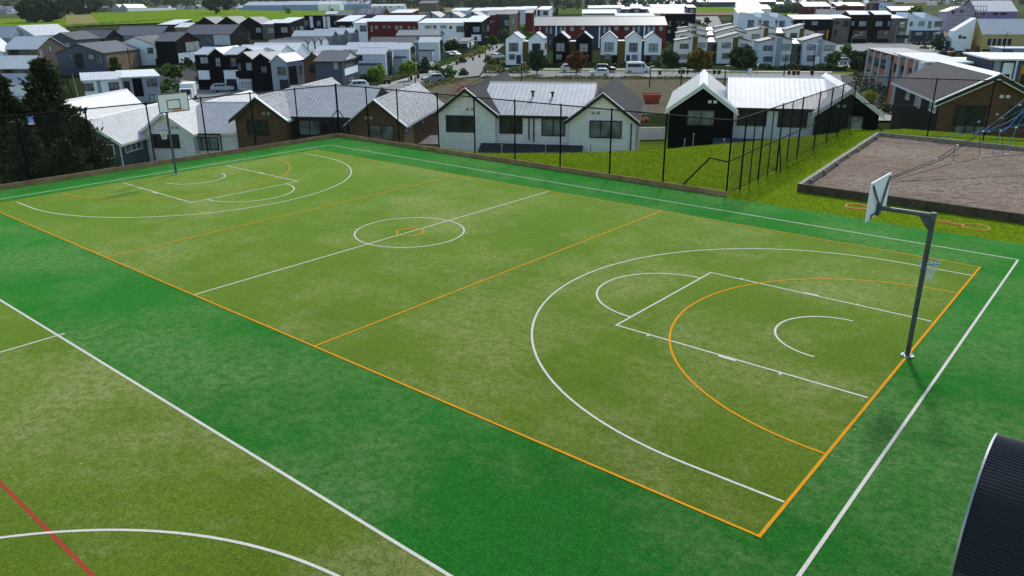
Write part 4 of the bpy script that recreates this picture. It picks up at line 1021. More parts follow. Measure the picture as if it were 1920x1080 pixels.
B('light grey townhouse with white roof and tall dark stair window', 507, 176, [(507, 536, 114, 'gf', 102, 'grey_wall', 'white_roof_y', dict(xb=568, ov=.2))], [(521, 126, 535, 140, dict(mull=3, glass='glass_mid')), (542, 124, 557, 158, dict(f='R', panel='dark_board')), (545, 128, 555, 138, dict(f='R', v=0, glass='glass')), (562, 123, 566, 136, dict(f='R', mull=0)), (526, 150, 541, 172, gD)], a=11, group=GT)
B('dark brown gabled townhouse at the right end of its row', 568, 176, [(568, 607, 113, 'gf', 99, 'brown_board', 'grey_roof_y', dict(Ld=12, ov=.2))], [(580, 122, 594, 136, dict(glass='glass'))], a=5, group=GT)
h = B('slate house with grey hipped roof and white balcony on its corner', 590, 178, [(590, 641, 114, 'gs', 95, 'slate_board', 'grey_roof', dict(xb=672, gable='white_wall'))], [(627, 116, 632, 129, dict(mull=0, frame='frame_light')), (646, 113, 671, 123, dict(f='R', mull=2, glass='glass')), (646, 125, 671, 138, dict(f='R', panel='white_wall', name='balcony')), (654, 142, 664, 172, dict(f='R', glass='glass_mid', mull=1))], a=4, group=GT)
# white roofs behind them
for x0, x1, ye, yr, lb in ((402, 480, 99, 88, 'long white roof nearest to the black gables'), (440, 522, 100, 84, 'long white roof in the middle of three'), (466, 554, 99, 80, 'long white roof farthest back of three')):
    B(lb, x0, {402: 150, 440: 140, 466: 130}[x0], [(x0, x1, ye, 'gs', yr, 'white_wall', 'white_roof', dict(Ld=11, ov=.1))], (), a=5, group='long white roofed terraces')
for i, (x1, xb, ye, yr) in enumerate(((562, 578, 83, 74), (578, 590, 81, 72), (591, 602, 79, 70), (603, 617, 77, 68))):
    B(['nearest', 'second', 'third', 'farthest'][i]+' small white gable with grey roof in the stepped row', x1-62, [124, 119, 114, 109][i], [(x1-62, x1, ye, 'gs', yr, 'slate_wall', 'mid_roof', dict(xb=xb, gable='white_wall', ov=.1))], [(x1+1, ye-1, xb-1, ye+16, dict(f='R', panel='white_wall')), (x1+5, ye+4, xb-4, ye+14, dict(f='R', mull=0, v=0))], a=4, group='stepped row of small white gables')
for i, (x0, x1, xb, ye, yr) in enumerate(((548, 622, 634, 67, 57), (585, 642, 654, 64, 54), (612, 661, 673, 61, 52))):
    B(['nearest', 'middle', 'farthest'][i]+' dark gable with light roof in the row left of the white houses', x0, [102, 98, 94][i], [(x0, x1, ye, 'gs', yr, 'grey_wall', 'light_roof', dict(xb=xb, gable='slate_wall', ov=.1))], [(x1+.5, ye, xb-.5, ye+22, dict(f='R', panel='slate_wall')), (x1+3, ye+8, xb-4, ye+18, dict(f='R', v=0))], a=4, group='light roofed row with dark gables')
GM = 'pale houses with glazed ends along the street'
def pale(lb, x0, x1, ye, yr, xb, yb, w, roof='light_roof', wall='pale_grey_wall'):
    h = B(lb, x0, yb, [(x0, x1, ye, 'gs', yr, wall, roof, dict(xb=xb, ov=.12, ovf=.1))], w, a=3, group=GM)
    ua, ub, ze, zr, v0, v1 = h.last; Ld = v1-v0
    mb = MB(); mb.box(ub+.01, ub+.05, v0+Ld*.22, v1-Ld*.12, .6, ze+.3); o = mb.build('end_glazing', M['glass'], h.r)
    mb = MB()
    for k in range(4): v = v0+Ld*(.22+.66*k/3); mb.box(ub+.05, ub+.10, v-.06, v+.06, .6, ze+.3)
    for k in range(4): z = .6+(ze-.3)*k/3; mb.box(ub+.05, ub+.095, v0+Ld*.22, v1-Ld*.12, z-.05, z+.05)
    mb.build('end_frame', M['frame_dark'], h.r); return h
pale('pale blue grey house with glazed end behind the bright green tree', 668, 722, 101, 89, 735, 149, [(671, 104, 679, 113, dict(glass='glass')), (672, 120, 716, 121.5, dict(panel='dark_trim', name='beam')), (672, 123, 706, 146, gL)])
pale('middle pale house with glazed end along the street', 737, 767, 92, 80, 779, 141, [(738, 107, 762, 108.5, dict(panel='dark_trim', name='beam')), (738, 110, 753, 138, gL)])
pale('farthest pale house with glazed end, nearest the dark shrubs', 784, 823, 79, 69, 831, 123, [(785, 94, 815, 95.5, dict(panel='dark_trim', name='beam')), (785, 97, 809, 119, gL), (810, 97, 814, 106, dict(panel='white_wall'))])
B('small white roof left of the pale glazed house', 590, 128, [(590, 640, 96, 'gs', 85, 'white_wall', 'light_roof', dict(Ld=10))], (), a=3)
B('pale roof between two glazed houses', 646, 128, [(646, 735, 92, 'gs', 79, 'white_wall', 'light_roof', dict(Ld=10))], (), a=3)
B('dark grey roofed house with white gable behind the glazed houses', 693, 112, [(693, 776, 80, 'gs', 69, 'slate_wall', 'grey_roof', dict(xb=784, gable='white_wall'))], [(779, 84, 784, 92, dict(f='R', glass='glass', mull=0))], a=3)
B('long grey roofed house in front of the red building', 743, 100, [(743, 822, 66, 'gs', 56, 'grey_wall', 'mid_roof', dict(xb=832))], [(825, 66, 829, 80, dict(f='R', mull=0))], a=3)
# --- back rows, left of the street
B('dark red townhouse block with white roof', 688, 82, [(688, 783, 40, 'mb', 29, 'red_wall', 'white_roof', dict(xb=799))], [(695, 48, 699, 60, bar), (703, 48, 708, 55, {}), (718, 48, 722, 53, {}), (726, 48, 732, 53, {}), (741, 48, 746, 56, {}), (749, 48, 754, 54, {}), (765, 49, 769, 54, {}), (774, 49, 779, 54, {})], a=6)
B('white townhouse squeezed between black and red blocks', 662, 82, [(662, 688, 43, 'mb', 35, 'white_wall', 'white_roof', dict(Ld=14))], [(675, 48, 687, 59, dict(mull=2, glass='glass_mid'))], a=6)
B('black townhouse with white roof left of the red block', 632, 80, [(632, 662, 40, 'mb', 29, 'black_wall', 'white_roof', dict(xb=686))], [(637, 48, 647, 54, {}), (656, 48, 661, 54, {})], a=6)
B('long white townhouse block with white roof right of the red block', 784, 86, [(784, 870, 43, 'mb', 35, 'white_wall', 'white_roof', dict(Ld=14))], [(797, 48, 809, 53, {}), (812, 48, 818, 53, {}), (826, 48, 837, 53, {}), (843, 49, 847, 54, dict(mull=0, glass='glass')), (856, 49, 870, 60, dict(mull=2, glass='glass_mid', bar=True))], a=6)
B('black corner townhouse with white roof beside the street', 870, 86, [(870, 902, 41, 'mb', 30, 'black_wall', 'white_roof', dict(xb=918))], [(873, 49, 877, 54, dict(mull=0, glass='glass')), (887, 50, 899, 60, bar), (884, 65, 902, 77, dict(panel='white_wall')), (889, 69, 894, 75, dict(glass='glass', mull=0, v=-.05)), (906, 48, 908, 59, dict(f='R', mull=0)), (913, 47, 917, 58, dict(f='R', mull=0))], a=6)
B('small white garage with dark roof near the parked white car', 857, 97, [(857, 877, 78, 'mb', 71, 'white_wall', 'grey_roof', dict(xb=889))], [(861, 82, 875, 95, gD), (880, 80, 883, 92, dict(f='R', mull=0, glass='glass'))], a=6, cat='garage', name='garage')
B('small garage with dark roof half hidden by shrubs', 838, 96, [(838, 856, 76, 'mb', 69, 'pale_grey_wall', 'grey_roof', dict(Ld=7))], (), a=6, cat='garage', name='garage')
for i, (x0, x1) in enumerate(((790, 826), (826, 866), (866, 906))):
    B(['left', 'middle', 'right'][i]+' grey gable of the three behind the white block', x0, 62, [(x0, x1, 33, 'gf', 22, 'grey_wall', 'pale_roof', dict(Ld=22, ov=.2))], [((x0+x1)/2-2, 24, (x0+x1)/2+2, 34, dict(panel='slate_wall'))], a=8, group='three grey gables')
h = B('dark roofed house carrying rows of solar panels', 660, 58, [(660, 716, 27, 'gs', 15, 'brown_wall', 'grey_roof', dict(Ld=16))], (), a=10)
ua, ub, ze, zr, v0, v1 = h.last; vm = (v0+v1)/2; sl = (zr-ze)/(vm-v0)
for k in range(3):
    mb = MB(); u0 = ua+(ub-ua)*(.2+.25*k)
    for (va) in (.3,):
        A = [(u0, v0+1, ze+sl*1+.08), (u0+(ub-ua)*.18, v0+1, ze+sl*1+.08), (u0+(ub-ua)*.18, vm-.8, zr-sl*.8+.08), (u0, vm-.8, zr-sl*.8+.08)]
        mb.q(A); mb.q([(x, y, z-.06) for x, y, z in A][::-1]); 
        for i in range(4): j = (i+1) % 4; a_, b_ = A[i], A[j]; mb.q([(a_[0], a_[1], a_[2]-.06), (b_[0], b_[1], b_[2]-.06), b_, a_])
    mb.build('solar_panel', M['glass_mid'], h.r)
B('long dark grey roof left of the solar panels', 630, 50, [(630, 668, 28, 'gs', 21, 'grey_wall', 'mid_roof', dict(Ld=14))], (), a=8)
B('white roofed house with red gable behind the solar panels', 732, 48, [(732, 772, 24, 'mb', 18, 'red_wall', 'white_roof', dict(xb=785))], (), a=8)
B('single storey house with white tent like roof at the field corner', 610, 46, [(610, 632, 26, 'gs', 21, 'black_wall', 'white_roof', dict(Ld=10))], (), a=8)
B('row of brown brick houses with grey roof behind the black corner house', 914, 72, [(914, 968, 28, 'gs', 19, 'red_wall', 'mid_roof', dict(xb=975))], [(919, 38, 921, 44, dict(mull=0)), (924, 38, 927, 43, dict(mull=0))], a=7)
B('black and green cube shaped townhouse in front of the brick row', 929, 80, [(929, 955, 27, 'fl', None, 'green_black_wall', 'dark_roof', dict(xb=970, ov=.05, ovf=.05))], [(930, 29, 936, 66, dict(panel='red_wall')), (946, 38, 954, 48, bar), (932, 56, 936, 65, dict(mull=0, v=-.05)), (961, 36, 963, 44, dict(f='R', mull=0))], a=7)
B('red brick townhouse with grey roof beside the small trees', 985, 62, [(985, 999, 24, 'gs', 16, 'red_wall', 'pale_roof', dict(xb=1005))], [(1001, 28, 1003, 40, dict(f='R', mull=0))], a=7)
B('pale grey flat roofed house above the long red building', 1007, 52, [(1007, 1029, 18, 'mb', 12, 'pale_grey_wall', 'white_roof', dict(xb=1036))], [(1008, 19, 1012, 30, dict(panel='black_wall')), (1019, 21, 1027, 28, dict(glass='glass'))], a=7)
for i, (x0, x1, ye, yr) in enumerate(((846, 876, 20, 15), (884, 906, 21, 15), (905, 945, 20, 14), (944, 975, 18, 13), (975, 1003, 18, 12))):
    B(['first', 'second', 'third', 'fourth', 'last'][i]+' white roof from the left along the far brick street', x0, 44, [(x0, x1, ye, 'mb', yr, 'pale_grey_wall', 'white_roof', dict(Ld=18))], (), a=8, group='white roofs along the far brick street')

# --- the row facing the vacant lot
GC = 'gabled townhouses facing the vacant lot'
A7 = 7.3
def gable_house(lb, x0, x1, ye, yr, yb, wall, wins, low=None, roof='light_roof_y', xb=None):
    h = B(lb, x0, yb, [(x0, x1, ye, 'gf', yr, wall, roof, dict(Ld=9.5, ov=.12, ovf=.15, trim='dark_trim'))], (), a=A7, group=GC)
    ua, ub, ze, zr, v0, v1 = h.last
    if low: h.bxl(ua-.02, ub+.02, -.03, -.008, 0, ze*.36, low, 'lower_storey')
    for q in wins:
        kw = dict(q[4]) if len(q) > 4 else {}; kw.setdefault('v', -.03 if low else 0.)
        if 'panel' in kw: kw.setdefault('name', 'door')
        h.win(*q[:4], **kw)
    return h
def link(lb, x0, x1, ye, yb, wall, roof='white_roof'):
    return B(lb, x0, yb, [(x0+.3, x1-.3, ye, 'fl', None, wall, roof, dict(Ld=6, ov=-.02, ovf=.0, v0=.6))], (), a=A7, cat='link block', name='link_block', group='narrow linking blocks between the townhouses')
gc = 'glass_sky_curtain'
gable_house('white gabled townhouse at the street corner, leftmost of its row', 948, 978, 72, 61, 122, 'white_wall', [(955, 81, 971, 96, dict(glass='glass_mid', bar=True)), (955, 102, 965, 111, dict(glass='glass_mid', bar=True)), (968, 103, 977, 120, dict(panel='navy_wall'))])
link('olive linking block right of the corner townhouse', 978, 991, 78, 121, 'olive_wall')
h = gable_house('white gabled townhouse behind the dark green tree', 991, 1019, 72, 61, 121, 'white_wall', [(998, 82, 1013, 97, dict(glass='glass', bar=True))])
for q in ((1022, 81, 1024, 92), (1026, 79, 1028, 90), (1030, 77, 1033, 82)): h.win(*q, face='R', u=h.last[1], mull=0, glass='glass')
gable_house('black gabled townhouse left of the red leaved tree', 1037, 1066, 72, 60, 122, 'black_board', [(1043, 81, 1058, 96, dict(glass=gc, bar=True)), (1043, 102, 1053, 111, dict(glass=gc, bar=True))])
link('olive linking block between the two black townhouses', 1066, 1080, 78, 121, 'olive_wall')
gable_house('black gabled townhouse right of the red leaved tree', 1080, 1110, 72, 60, 122, 'black_board', [(1087, 82, 1102, 97, dict(glass=gc, bar=True))])
gable_house('white gabled townhouse with moss green lower storey', 1127, 1158, 72, 59, 120, 'white_wall', [(1134, 80, 1150, 96, dict(glass=gc, bar=True)), (1134, 102, 1144, 111, dict(glass=gc, bar=True)), (1148, 103, 1157, 119, dict(panel='black_wall'))], 'moss_wall')
link('brown linking block left of the van', 1158, 1173, 77, 120, 'olive_wall')
gable_house('white gabled townhouse directly behind the white van', 1173, 1204, 72, 60, 120, 'white_wall', [(1180, 81, 1195, 97, dict(glass='glass_mid', bar=True)), (1185, 103, 1195, 113, dict(glass=gc, bar=True)), (1174, 103, 1181, 119, dict(panel='navy_wall'))])
link('dark linking block in the gap right of the van house', 1204, 1209, 77, 120, 'navy_wall')
gable_house('white gabled townhouse at the right end of the row', 1209, 1241, 72, 60, 120, 'white_wall', [(1217, 82, 1233, 97, dict(glass=gc, bar=True)), (1222, 105, 1232, 112, dict(glass=gc, bar=True)), (1211, 104, 1219, 119, dict(panel='black_wall'))], 'olive_wall')
# long red terrace
h = B('long dark red terrace with grey roof and black panels', 1003, 92, [(1003, 1250, 46.5, 'gs', 31, 'red_wall', 'pale_roof', dict(Ld=15, ov=.5))], (), a=A7-5, cat='terrace', name='brick_terrace')
for a_, b_ in ((1021, 1041), (1045, 1061), (1103, 1122), (1125, 1143), (1185, 1206), (1209, 1229)): h.win(a_, 48, b_, 90, panel='navy_wall', name='dark_panel')
for a_ in (1041.5, 1122.5, 1206.5): h.win(a_, 48, a_+2.5, 90, panel='white_wall', name='pillar', v=-.05)
for a_, b_, y in ((1011, 1014, 56), (1023, 1027, 63), (1031, 1035, 63), (1050, 1054, 63), (1057, 1061, 63), (1069, 1076, 58), (1089, 1096, 56), (1131, 1136, 62), (1140, 1145, 62), (1152, 1159, 57), (1171, 1179, 57), (1186, 1191, 62), (1195, 1200, 62), (1214, 1219, 62), (1223, 1228, 62), (1236, 1243, 58)): h.win(a_, 50, b_, y, v=-.04, glass=gc, mull=0 if b_-a_ < 6 else 1, bar=y > 60)
# behind the terrace
B('black flat roofed block at the right end of the red terrace', 1248, 80, [(1248, 1305, 26, 'fl', None, 'black_wall', 'dark_roof', dict(Ld=20, ov=.05))], [(1254, 39, 1258, 50, {}), (1269, 40, 1274, 44, {}), (1278, 40, 1282, 44, {}), (1272, 47, 1275, 52, {}), (1252, 56, 1257, 62, {})], a=5)
B('bright white roofed block above the black flat roofed block', 1220, 50, [(1220, 1290, 25, 'mb', 14, 'pale_grey_wall', 'sheet_roof', dict(Ld=30))], (), a=5)
B('wide white roof with dark window band behind the red terrace', 1092, 52, [(1092, 1157, 25, 'mb', 18, 'white_wall', 'sheet_roof', dict(Ld=25))], [(1094, 26, 1156, 28, dict(panel='navy_wall'))], a=5)
B('grey lean to roof behind the red terrace', 1155, 58, [(1155, 1228, 30, 'mb', 25, 'grey_wall', 'silver_roof', dict(Ld=20))], (), a=5)
for i, (x0, x1, ye) in enumerate(((1166, 1183, 17), (1184, 1201, 15.5), (1202, 1220, 17))):
    B(['left', 'middle', 'right'][i]+' navy fronted house of three with white flat roofs', x0, 48, [(x0, x1, ye, 'mb', ye-4, 'navy_wall', 'white_roof', dict(Ld=18))], [(x0+6, ye+2.5, x1-3, ye+7.5, {})], a=5, group='three navy fronted houses')
B('navy townhouse with white roof beside the bare plot', 1290, 50, [(1290, 1305, 14, 'mb', 9, 'navy_wall', 'white_roof', dict(Ld=18))], [(1294, 17, 1300, 23, {})], a=5)
for i, (x0, x1, ye) in enumerate(((1103, 1130, 15), (1130, 1172, 14.5), (1185, 1206, 13), (1222, 1250, 13), (1252, 1292, 13))):
    B(['first', 'second', 'third', 'fourth', 'fifth'][i]+' low white roof from the left in the farthest row', x0, 42, [(x0, x1, ye, 'mb', ye-4.5, 'pale_grey_wall', 'white_roof', dict(Ld=25))], (), a=5, group='low white roofs in the farthest row')
# --- butterfly roofed flats on the right
def butterfly(lb, X, Y, yb, wall, panel, a, grp, d=None, wn=True):
    """X: u1a,u1b,u2b,u3a,u3b,u4b  Y: y(u1a) y(u1b) y(u2 hi) y(u2 lo) y(u3 lo) y(u3 hi) y(u4 hi) y(u4 lo) centre eave, centre ridge"""
    h = House('butterfly_flats', lb, 'flats', X[0], yb, a, d, grp)
    m1 = X[1]+(X[2]-X[1])*.32; m2 = X[4]-(X[4]-X[3])*.28
    k = dict(wall=wall, roof='pale_roof', Ld=7, ov=.3, ovf=.35, th=.2, trim='dark_trim')
    h.block(X[2]-.5, X[3]+.5, Y[8], 'mb', Y[9], wall='taupe_wall', roof='white_roof', Ld=6, v0=1.2, ov=0, ovf=.1)
    h.block(X[0], X[1], Y[0], 'mr', Y[1], **k); h.block(X[4], X[5], Y[6], 'mr', Y[7], v0=.0, **k)
    h.block(X[1], X[2], Y[2], 'mr', Y[3], v0=-.5, **k); h.block(X[3], X[4], Y[4], 'mr', Y[5], v0=-.5, **k)
    h.win(X[1]+.5, (Y[2]+Y[3])/2+2, m1, yb-1, v=-.5, panel=panel, name='wall_panel'); h.win(m2, (Y[4]+Y[5])/2+3, X[4]-.3, yb-1, v=-.5, panel=panel, name='wall_panel')
    H_ = yb-max(Y[0], Y[7])
    for i, (xa, xb, v) in enumerate(((X[0]+(X[1]-X[0])*.25, X[0]+(X[1]-X[0])*.78, 0), (m1+2, X[2]-5, -.5), (X[3]+7, m2-3, -.5), (X[4]+5, X[5]-6, 0))):
        for fy in ((.13, .33), (.60, .80)):
            if not wn and fy[0] > .5: continue
            y0 = max(Y[0], Y[7])
            h.win(xa, y0+H_*fy[0]-(2 if v else 0), xb, y0+H_*fy[1]-(1 if v else 0), v=v, mull=2 if v == 0 else 1, glass=random.choice(['glass_mid', gc]), bar=v != 0)
    if wn:
        xm = (X[2]+X[3])/2
        h.win(xm-1, Y[8]+5, xm+5, Y[8]+16, v=1.2, glass='glass', mull=0); h.win(xm-1, Y[8]+22, xm+5, yb-1, v=1.2, glass='glass', mull=0, name='door')
    return h
GB = 'butterfly roofed flats'
butterfly('cream butterfly roofed flats with olive panels behind the autumn tree', (1268, 1297, 1328, 1347, 1383, 1408), (76, 71, 61, 71, 72, 62, 70, 77, 79, 71), 119, 'cream_wall', 'olive_wall', A7, GB)
butterfly('second row of cream butterfly roofed flats directly behind the first', (1270, 1294, 1327, 1343, 1377, 1399), (62, 58, 51, 59, 60, 51, 56, 62, 66, 59), 105, 'cream_wall', 'olive_wall', A7, GB, wn=False)
butterfly('farthest row of cream butterfly roofed flats with dark eaves', (1273, 1295, 1325, 1342, 1372, 1392), (53, 50, 44, 50, 51, 45, 49, 54, 57, 51), 95, 'cream_wall', 'olive_wall', A7, GB, wn=False)
butterfly('pale grey butterfly roofed flats with the white door on the right', (1424, 1454, 1487, 1507, 1541, 1570), (78, 71, 65, 74, 76, 66, 72, 80, 82, 73), 124, 'pale_grey_wall', 'grey_wall', A7, GB).win(1528, 106, 1536, 121, v=-.55, panel='white_wall', name='door')
butterfly('cream butterfly roofed flats behind the pale grey ones', (1403, 1430, 1457, 1475, 1506, 1529), (57, 52, 47, 54, 55, 46, 53, 59, 62, 53), 100, 'cream_wall', 'olive_wall', A7, GB, wn=False)
# sawtooth and dark terraces
h = B('white sawtooth terrace with three slanted roofs', 1398, 84, [(1398, 1427, 24, 'mr', 35, 'blue_white_wall', 'sheet_roof', dict(Ld=22, ov=.05)), (1428, 1457, 24, 'mr', 35, 'blue_white_wall', 'sheet_roof', dict(Ld=22, ov=.05)), (1459, 1489, 25, 'mr', 36, 'blue_white_wall', 'sheet_roof', dict(Ld=22, ov=.05))],
  [(1402, 38, 1413, 51, dict(mull=2)), (1431, 39, 1441, 50, dict(glass='glass_mid')), (1461, 39, 1471, 50, dict(glass='glass_mid')), (1423, 38, 1427, 43, dict(glass='glass_mid')), (1454, 39, 1458, 43, dict(glass='glass_mid')), (1484, 39, 1488, 43, dict(glass='glass_mid'))], a=10, cat='terrace', name='sawtooth_terrace')
for i, (x0, x1, ye, yr) in enumerate(((1384, 1432, 25, 15), (1384, 1446, 17, 9), (1384, 1428, 10, 4.5))):
    B(['nearest', 'middle', 'farthest'][i]+' white roof stepping away behind the sawtooth terrace', x0, [62, 50, 40][i], [(x0, x1, ye, 'mb', yr, 'white_wall', 'sheet_roof', dict(Ld=22))], (), a=10, group='white roofs behind the sawtooth terrace')
GD = 'dark terrace along the upper right street'
B('black townhouse with white roof at the left of the upper right street', 1490, 82, [(1490, 1563, 36, 'mb', 28, 'black_wall', 'white_roof', dict(Ld=15))], [(1504, 40, 1509, 47, {}), (1522, 40, 1533, 47, dict(mull=2)), (1532, 57, 1547, 64, {}), (1549, 56, 1553, 74, dict(panel='amber_wall'))], a=9, group=GD)
B('brown brick townhouse left of the two black boxes', 1563, 82, [(1563, 1595, 34, 'mb', 28, 'taupe_wall', 'white_roof', dict(Ld=15))], [(1566, 41, 1574, 45, dict(mull=0, glass='glass')), (1582, 39, 1591, 50, dict(glass='glass')), (1577, 57, 1585, 65, dict(glass='glass_mid')), (1564, 56, 1569, 66, dict(glass='glass', name='door', mull=0))], a=9, group=GD)
for x0, x1, lb in ((1595, 1629, 'left one of two black box townhouses'), (1641, 1672, 'right one of two black box townhouses')):
    h = B(lb, x0, 80, [(x0, x1, 27, 'gs', 20, 'black_wall', 'light_roof', dict(Ld=14, ov=.05))], [(x0+2, 40, x0+7, 48, {}) if x0 < 1600 else (x1-7, 40, x1-3, 48, {}), (x0+16, 40, x0+29, 49, dict(mull=2)) if x0 < 1600 else (x0+1, 40, x0+13, 49, bar), (x0+4, 57, x1-4, 73, dict(panel='taupe_wall')), (x0+18, 59, x0+23, 64, dict(v=-.05))], a=9, group=GD)
B('recessed grey link between the black box townhouses', 1629, 78, [(1629, 1641, 30, 'gs', 20, 'grey_wall', 'light_roof', dict(Ld=10, ov=0, v0=2))], (), a=9, cat='link block', name='link_block')
B('brown brick townhouse right of the two black boxes', 1672, 80, [(1672, 1703, 34, 'mb', 28, 'taupe_wall', 'white_roof', dict(Ld=15))], [(1673, 42, 1681, 46, {}), (1688, 41, 1697, 52, bar), (1685, 59, 1699, 65, dict(mull=3)), (1680, 66, 1703, 72, dict(panel='dark_trim', name='balcony', v=-.5))], a=9, group=GD)
h = B('pale blue white sawtooth pair at the right end of the dark terrace', 1703, 80, [(1703, 1735, 24, 'mr', 36, 'blue_white_wall', 'white_roof', dict(Ld=14, ov=.05)), (1735, 1768, 24, 'mr', 36, 'blue_white_wall', 'white_roof', dict(Ld=14, ov=.05))],
  [(1706, 41, 1711, 49, bar), (1722, 40, 1733, 49, bar), (1740, 40, 1746, 53, dict(mull=0)), (1752, 40, 1767, 50, dict(bar=True, mull=2)), (1703.3, 57, 1767.5, 79, dict(panel='navy_wall', name='lower_storey')), (1717, 60, 1729, 66, dict(v=-.05, mull=3)), (1750, 60, 1764, 65, dict(v=-.05, mull=3)), (1704, 60, 1708, 74, dict(v=-.05, panel='olive_wall')), (1736, 60, 1740, 74, dict(v=-.05, panel='olive_wall'))], a=9, cat='house', group=GD)
B('red house with white roof above the dark terrace', 1508, 40, [(1508, 1558, 12, 'mb', 4, 'red_wall', 'white_roof', dict(Ld=20))], [(1515, 14, 1518, 19, {}), (1527, 14, 1532, 19, {}), (1539, 14, 1543, 19, {})], a=9)
B('dark gabled house with pale roof above the brown townhouse', 1555, 45, [(1555, 1610, 17, 'gf', 8, 'navy_wall', 'mid_roof', dict(Ld=16))], (), a=9)
B('low grey hip roofed house tucked behind the dark terrace', 1532, 48, [(1532, 1568, 26, 'gs', 17, 'grey_wall', 'mid_roof', dict(Ld=10))], [(1568, 20, 1604, 30, dict(panel='white_wall'))] and (), a=9)
B('white boxy house behind the brown townhouse', 1568, 50, [(1568, 1604, 20, 'fl', None, 'blue_white_wall', 'grey_roof', dict(Ld=10))], (), a=9)
B('brown house with white roof farther up the right street', 1570, 36, [(1570, 1622, 11, 'mb', 4.5, 'red_wall', 'white_roof', dict(Ld=18))], (), a=9)
B('dark house with orange end wall up the right street', 1634, 42, [(1634, 1652, 5, 'fl', None, 'navy_wall', 'white_roof', dict(Ld=12))], [(1632, 6, 1636, 19, dict(panel='orange_wall'))], a=9)
for i, (x0, x1, ye) in enumerate(((1650, 1694, 4), (1656, 1702, 6), (1664, 1716, 9))):
    B(['farthest', 'middle', 'nearest'][i]+' stepped white box house in the upper right', x0, [36, 40, 44][i], [(x0, x1, ye, 'fl', None, 'blue_white_wall', 'grey_roof', dict(Ld=10, ov=.1))], [(x0+1, ye+6, x0+4, ye+10, {})], a=9, group='stepped white box houses')
B('dark house under a long white roof behind the blue white sawtooth pair', 1672, 50, [(1672, 1724, 20, 'mb', 12, 'navy_wall', 'white_roof', dict(Ld=12))], (), a=9)
B('older tan house with brown roof at the top right', 1680, 34, [(1680, 1738, 6, 'gs', -4, 'yellow_wall', 'grey_roof', dict(Ld=14))], (), a=9)
# yellow hall
h = B('yellow brick hall with pale roof and white wing', 1843, 97, [(1843, 1995, 62.5, 'gs', 35, 'yellow_wall', 'light_roof', dict(Ld=13, ov=.3))], (), a=12, cat='hall', name='hall')
for a_ in (1851, 1860.5, 1870, 1879.5, 1889): h.win(a_, 72, a_+7.5, 85, mull=0, glass='glass', frame='frame_light')
ua, ub, ze, zr, v0, v1 = h.last
h.block(1789, 1826, 59, 'mr', 34, wall='white_wall', roof='white_roof', Ld=5, v0=3.5, ov=.0, ovf=.02); h.win(1798, 66, 1802, 72, v=3.5, mull=0, glass='glass'); h.win(1804, 69, 1811, 72, v=3.5, mull=0, glass='glass')
h.cowl(1859, 38, (v0+v1)/2+.2); h.bxl(ua+.5, ub, -.9, -.5, 0, .8, 'dark_board', 'hedge_planter')
h = B('small garden shed with grey walls and white door beside the hall', 1763, 95, [(1763, 1776, 75, 'gf', 68, 'slate_board', 'pale_roof', dict(Ld=5))], [(1766, 78, 1772, 93, dict(panel='white_wall', name='door'))], a=40, cat='shed', name='garden_shed')
def tank():
    p = ground(1805, 94); r = empty('water_tank', p, 0, 'round grey water tank between the shed and the hall', 'tank'); s_ = p.y/1445
    mb = MB(); R0 = 10*s_; H0 = 18*s_; mb.tube([(0, 0, 0), (0, 0, H0)], R0, 24)
    for k in range(1, 6): mb.tube([(0, 0, H0*k/6-.05), (0, 0, H0*k/6+.05)], R0+.04, 24)
    mb.build('tank_body', M['slate_wall'], r); mb = MB(); mb.tube([(0, 0, H0), (0, 0, H0+.5), (0, 0, H0+.8)], [R0, R0*.5, .3], 24); mb.build('tank_lid', M['light_roof'], r)
tank()
# pillared flats, receding
h = B('dark flats with tall pale fins and orange panels', 1690, 186, [(1690, 1758, 106, 'mb', 92, 'black_wall', 'mid_roof', dict(xb=1632, ov=.6, ovf=.6, rh=.05))], (), a=13, cat='flats', name='pillared_flats')
ua, ub, ze, zr, v0, v1 = h.last
for k in range(5):
    v = v0+(v1-v0)*(.03+.235*k); h.bxl(ua-.7, ua-.02, v, v+.18, 0, ze-.1, 'pale_grey_wall', 'fin')
for k in range(4):
    va = v0+(v1-v0)*(.03+.235*k)+.5; vb = v0+(v1-v0)*(.03+.235*(k+1))-.2
    if k > 0: h.bxl(ua-.5, ua-.012, va, vb, 0, ze-.3, 'salmon_wall', 'wall_panel')
    for z in (.25, .62):
        x = ua-(.5 if k else .0); h.bxl(x-.04, x-.005, va+.4, vb-.4, ze*z, ze*(z+.22), 'glass', 'window')
h = B('flats with orange wall panels and grey slab walls behind the brown house', 1745, 190, [(1745, 1815, 117, 'mb', 101, 'grey_wall', 'light_roof', dict(xb=1681, ov=.5, ovf=.4, rh=.1))], (), a=13, cat='flats', name='pillared_flats', d=92)
ua, ub, ze, zr, v0, v1 = h.last
for k in range(4):
    v = v0+(v1-v0)*(.02+.25*k); h.bxl(ua-.7, ua-.02, v, v+(.2 if k else 2.0), 0, ze-.1, 'pale_grey_wall', 'fin')
    h.bxl(ua-.4, ua-.012, v+.5, v+(v1-v0)*.24, 0, ze-.3, 'orange_wall' if k % 2 else 'salmon_wall', 'wall_panel'); h.bxl(ua-.44, ua-.405, v+1.2, v+(v1-v0)*.18, ze*.55, ze*.85, 'glass', 'window')
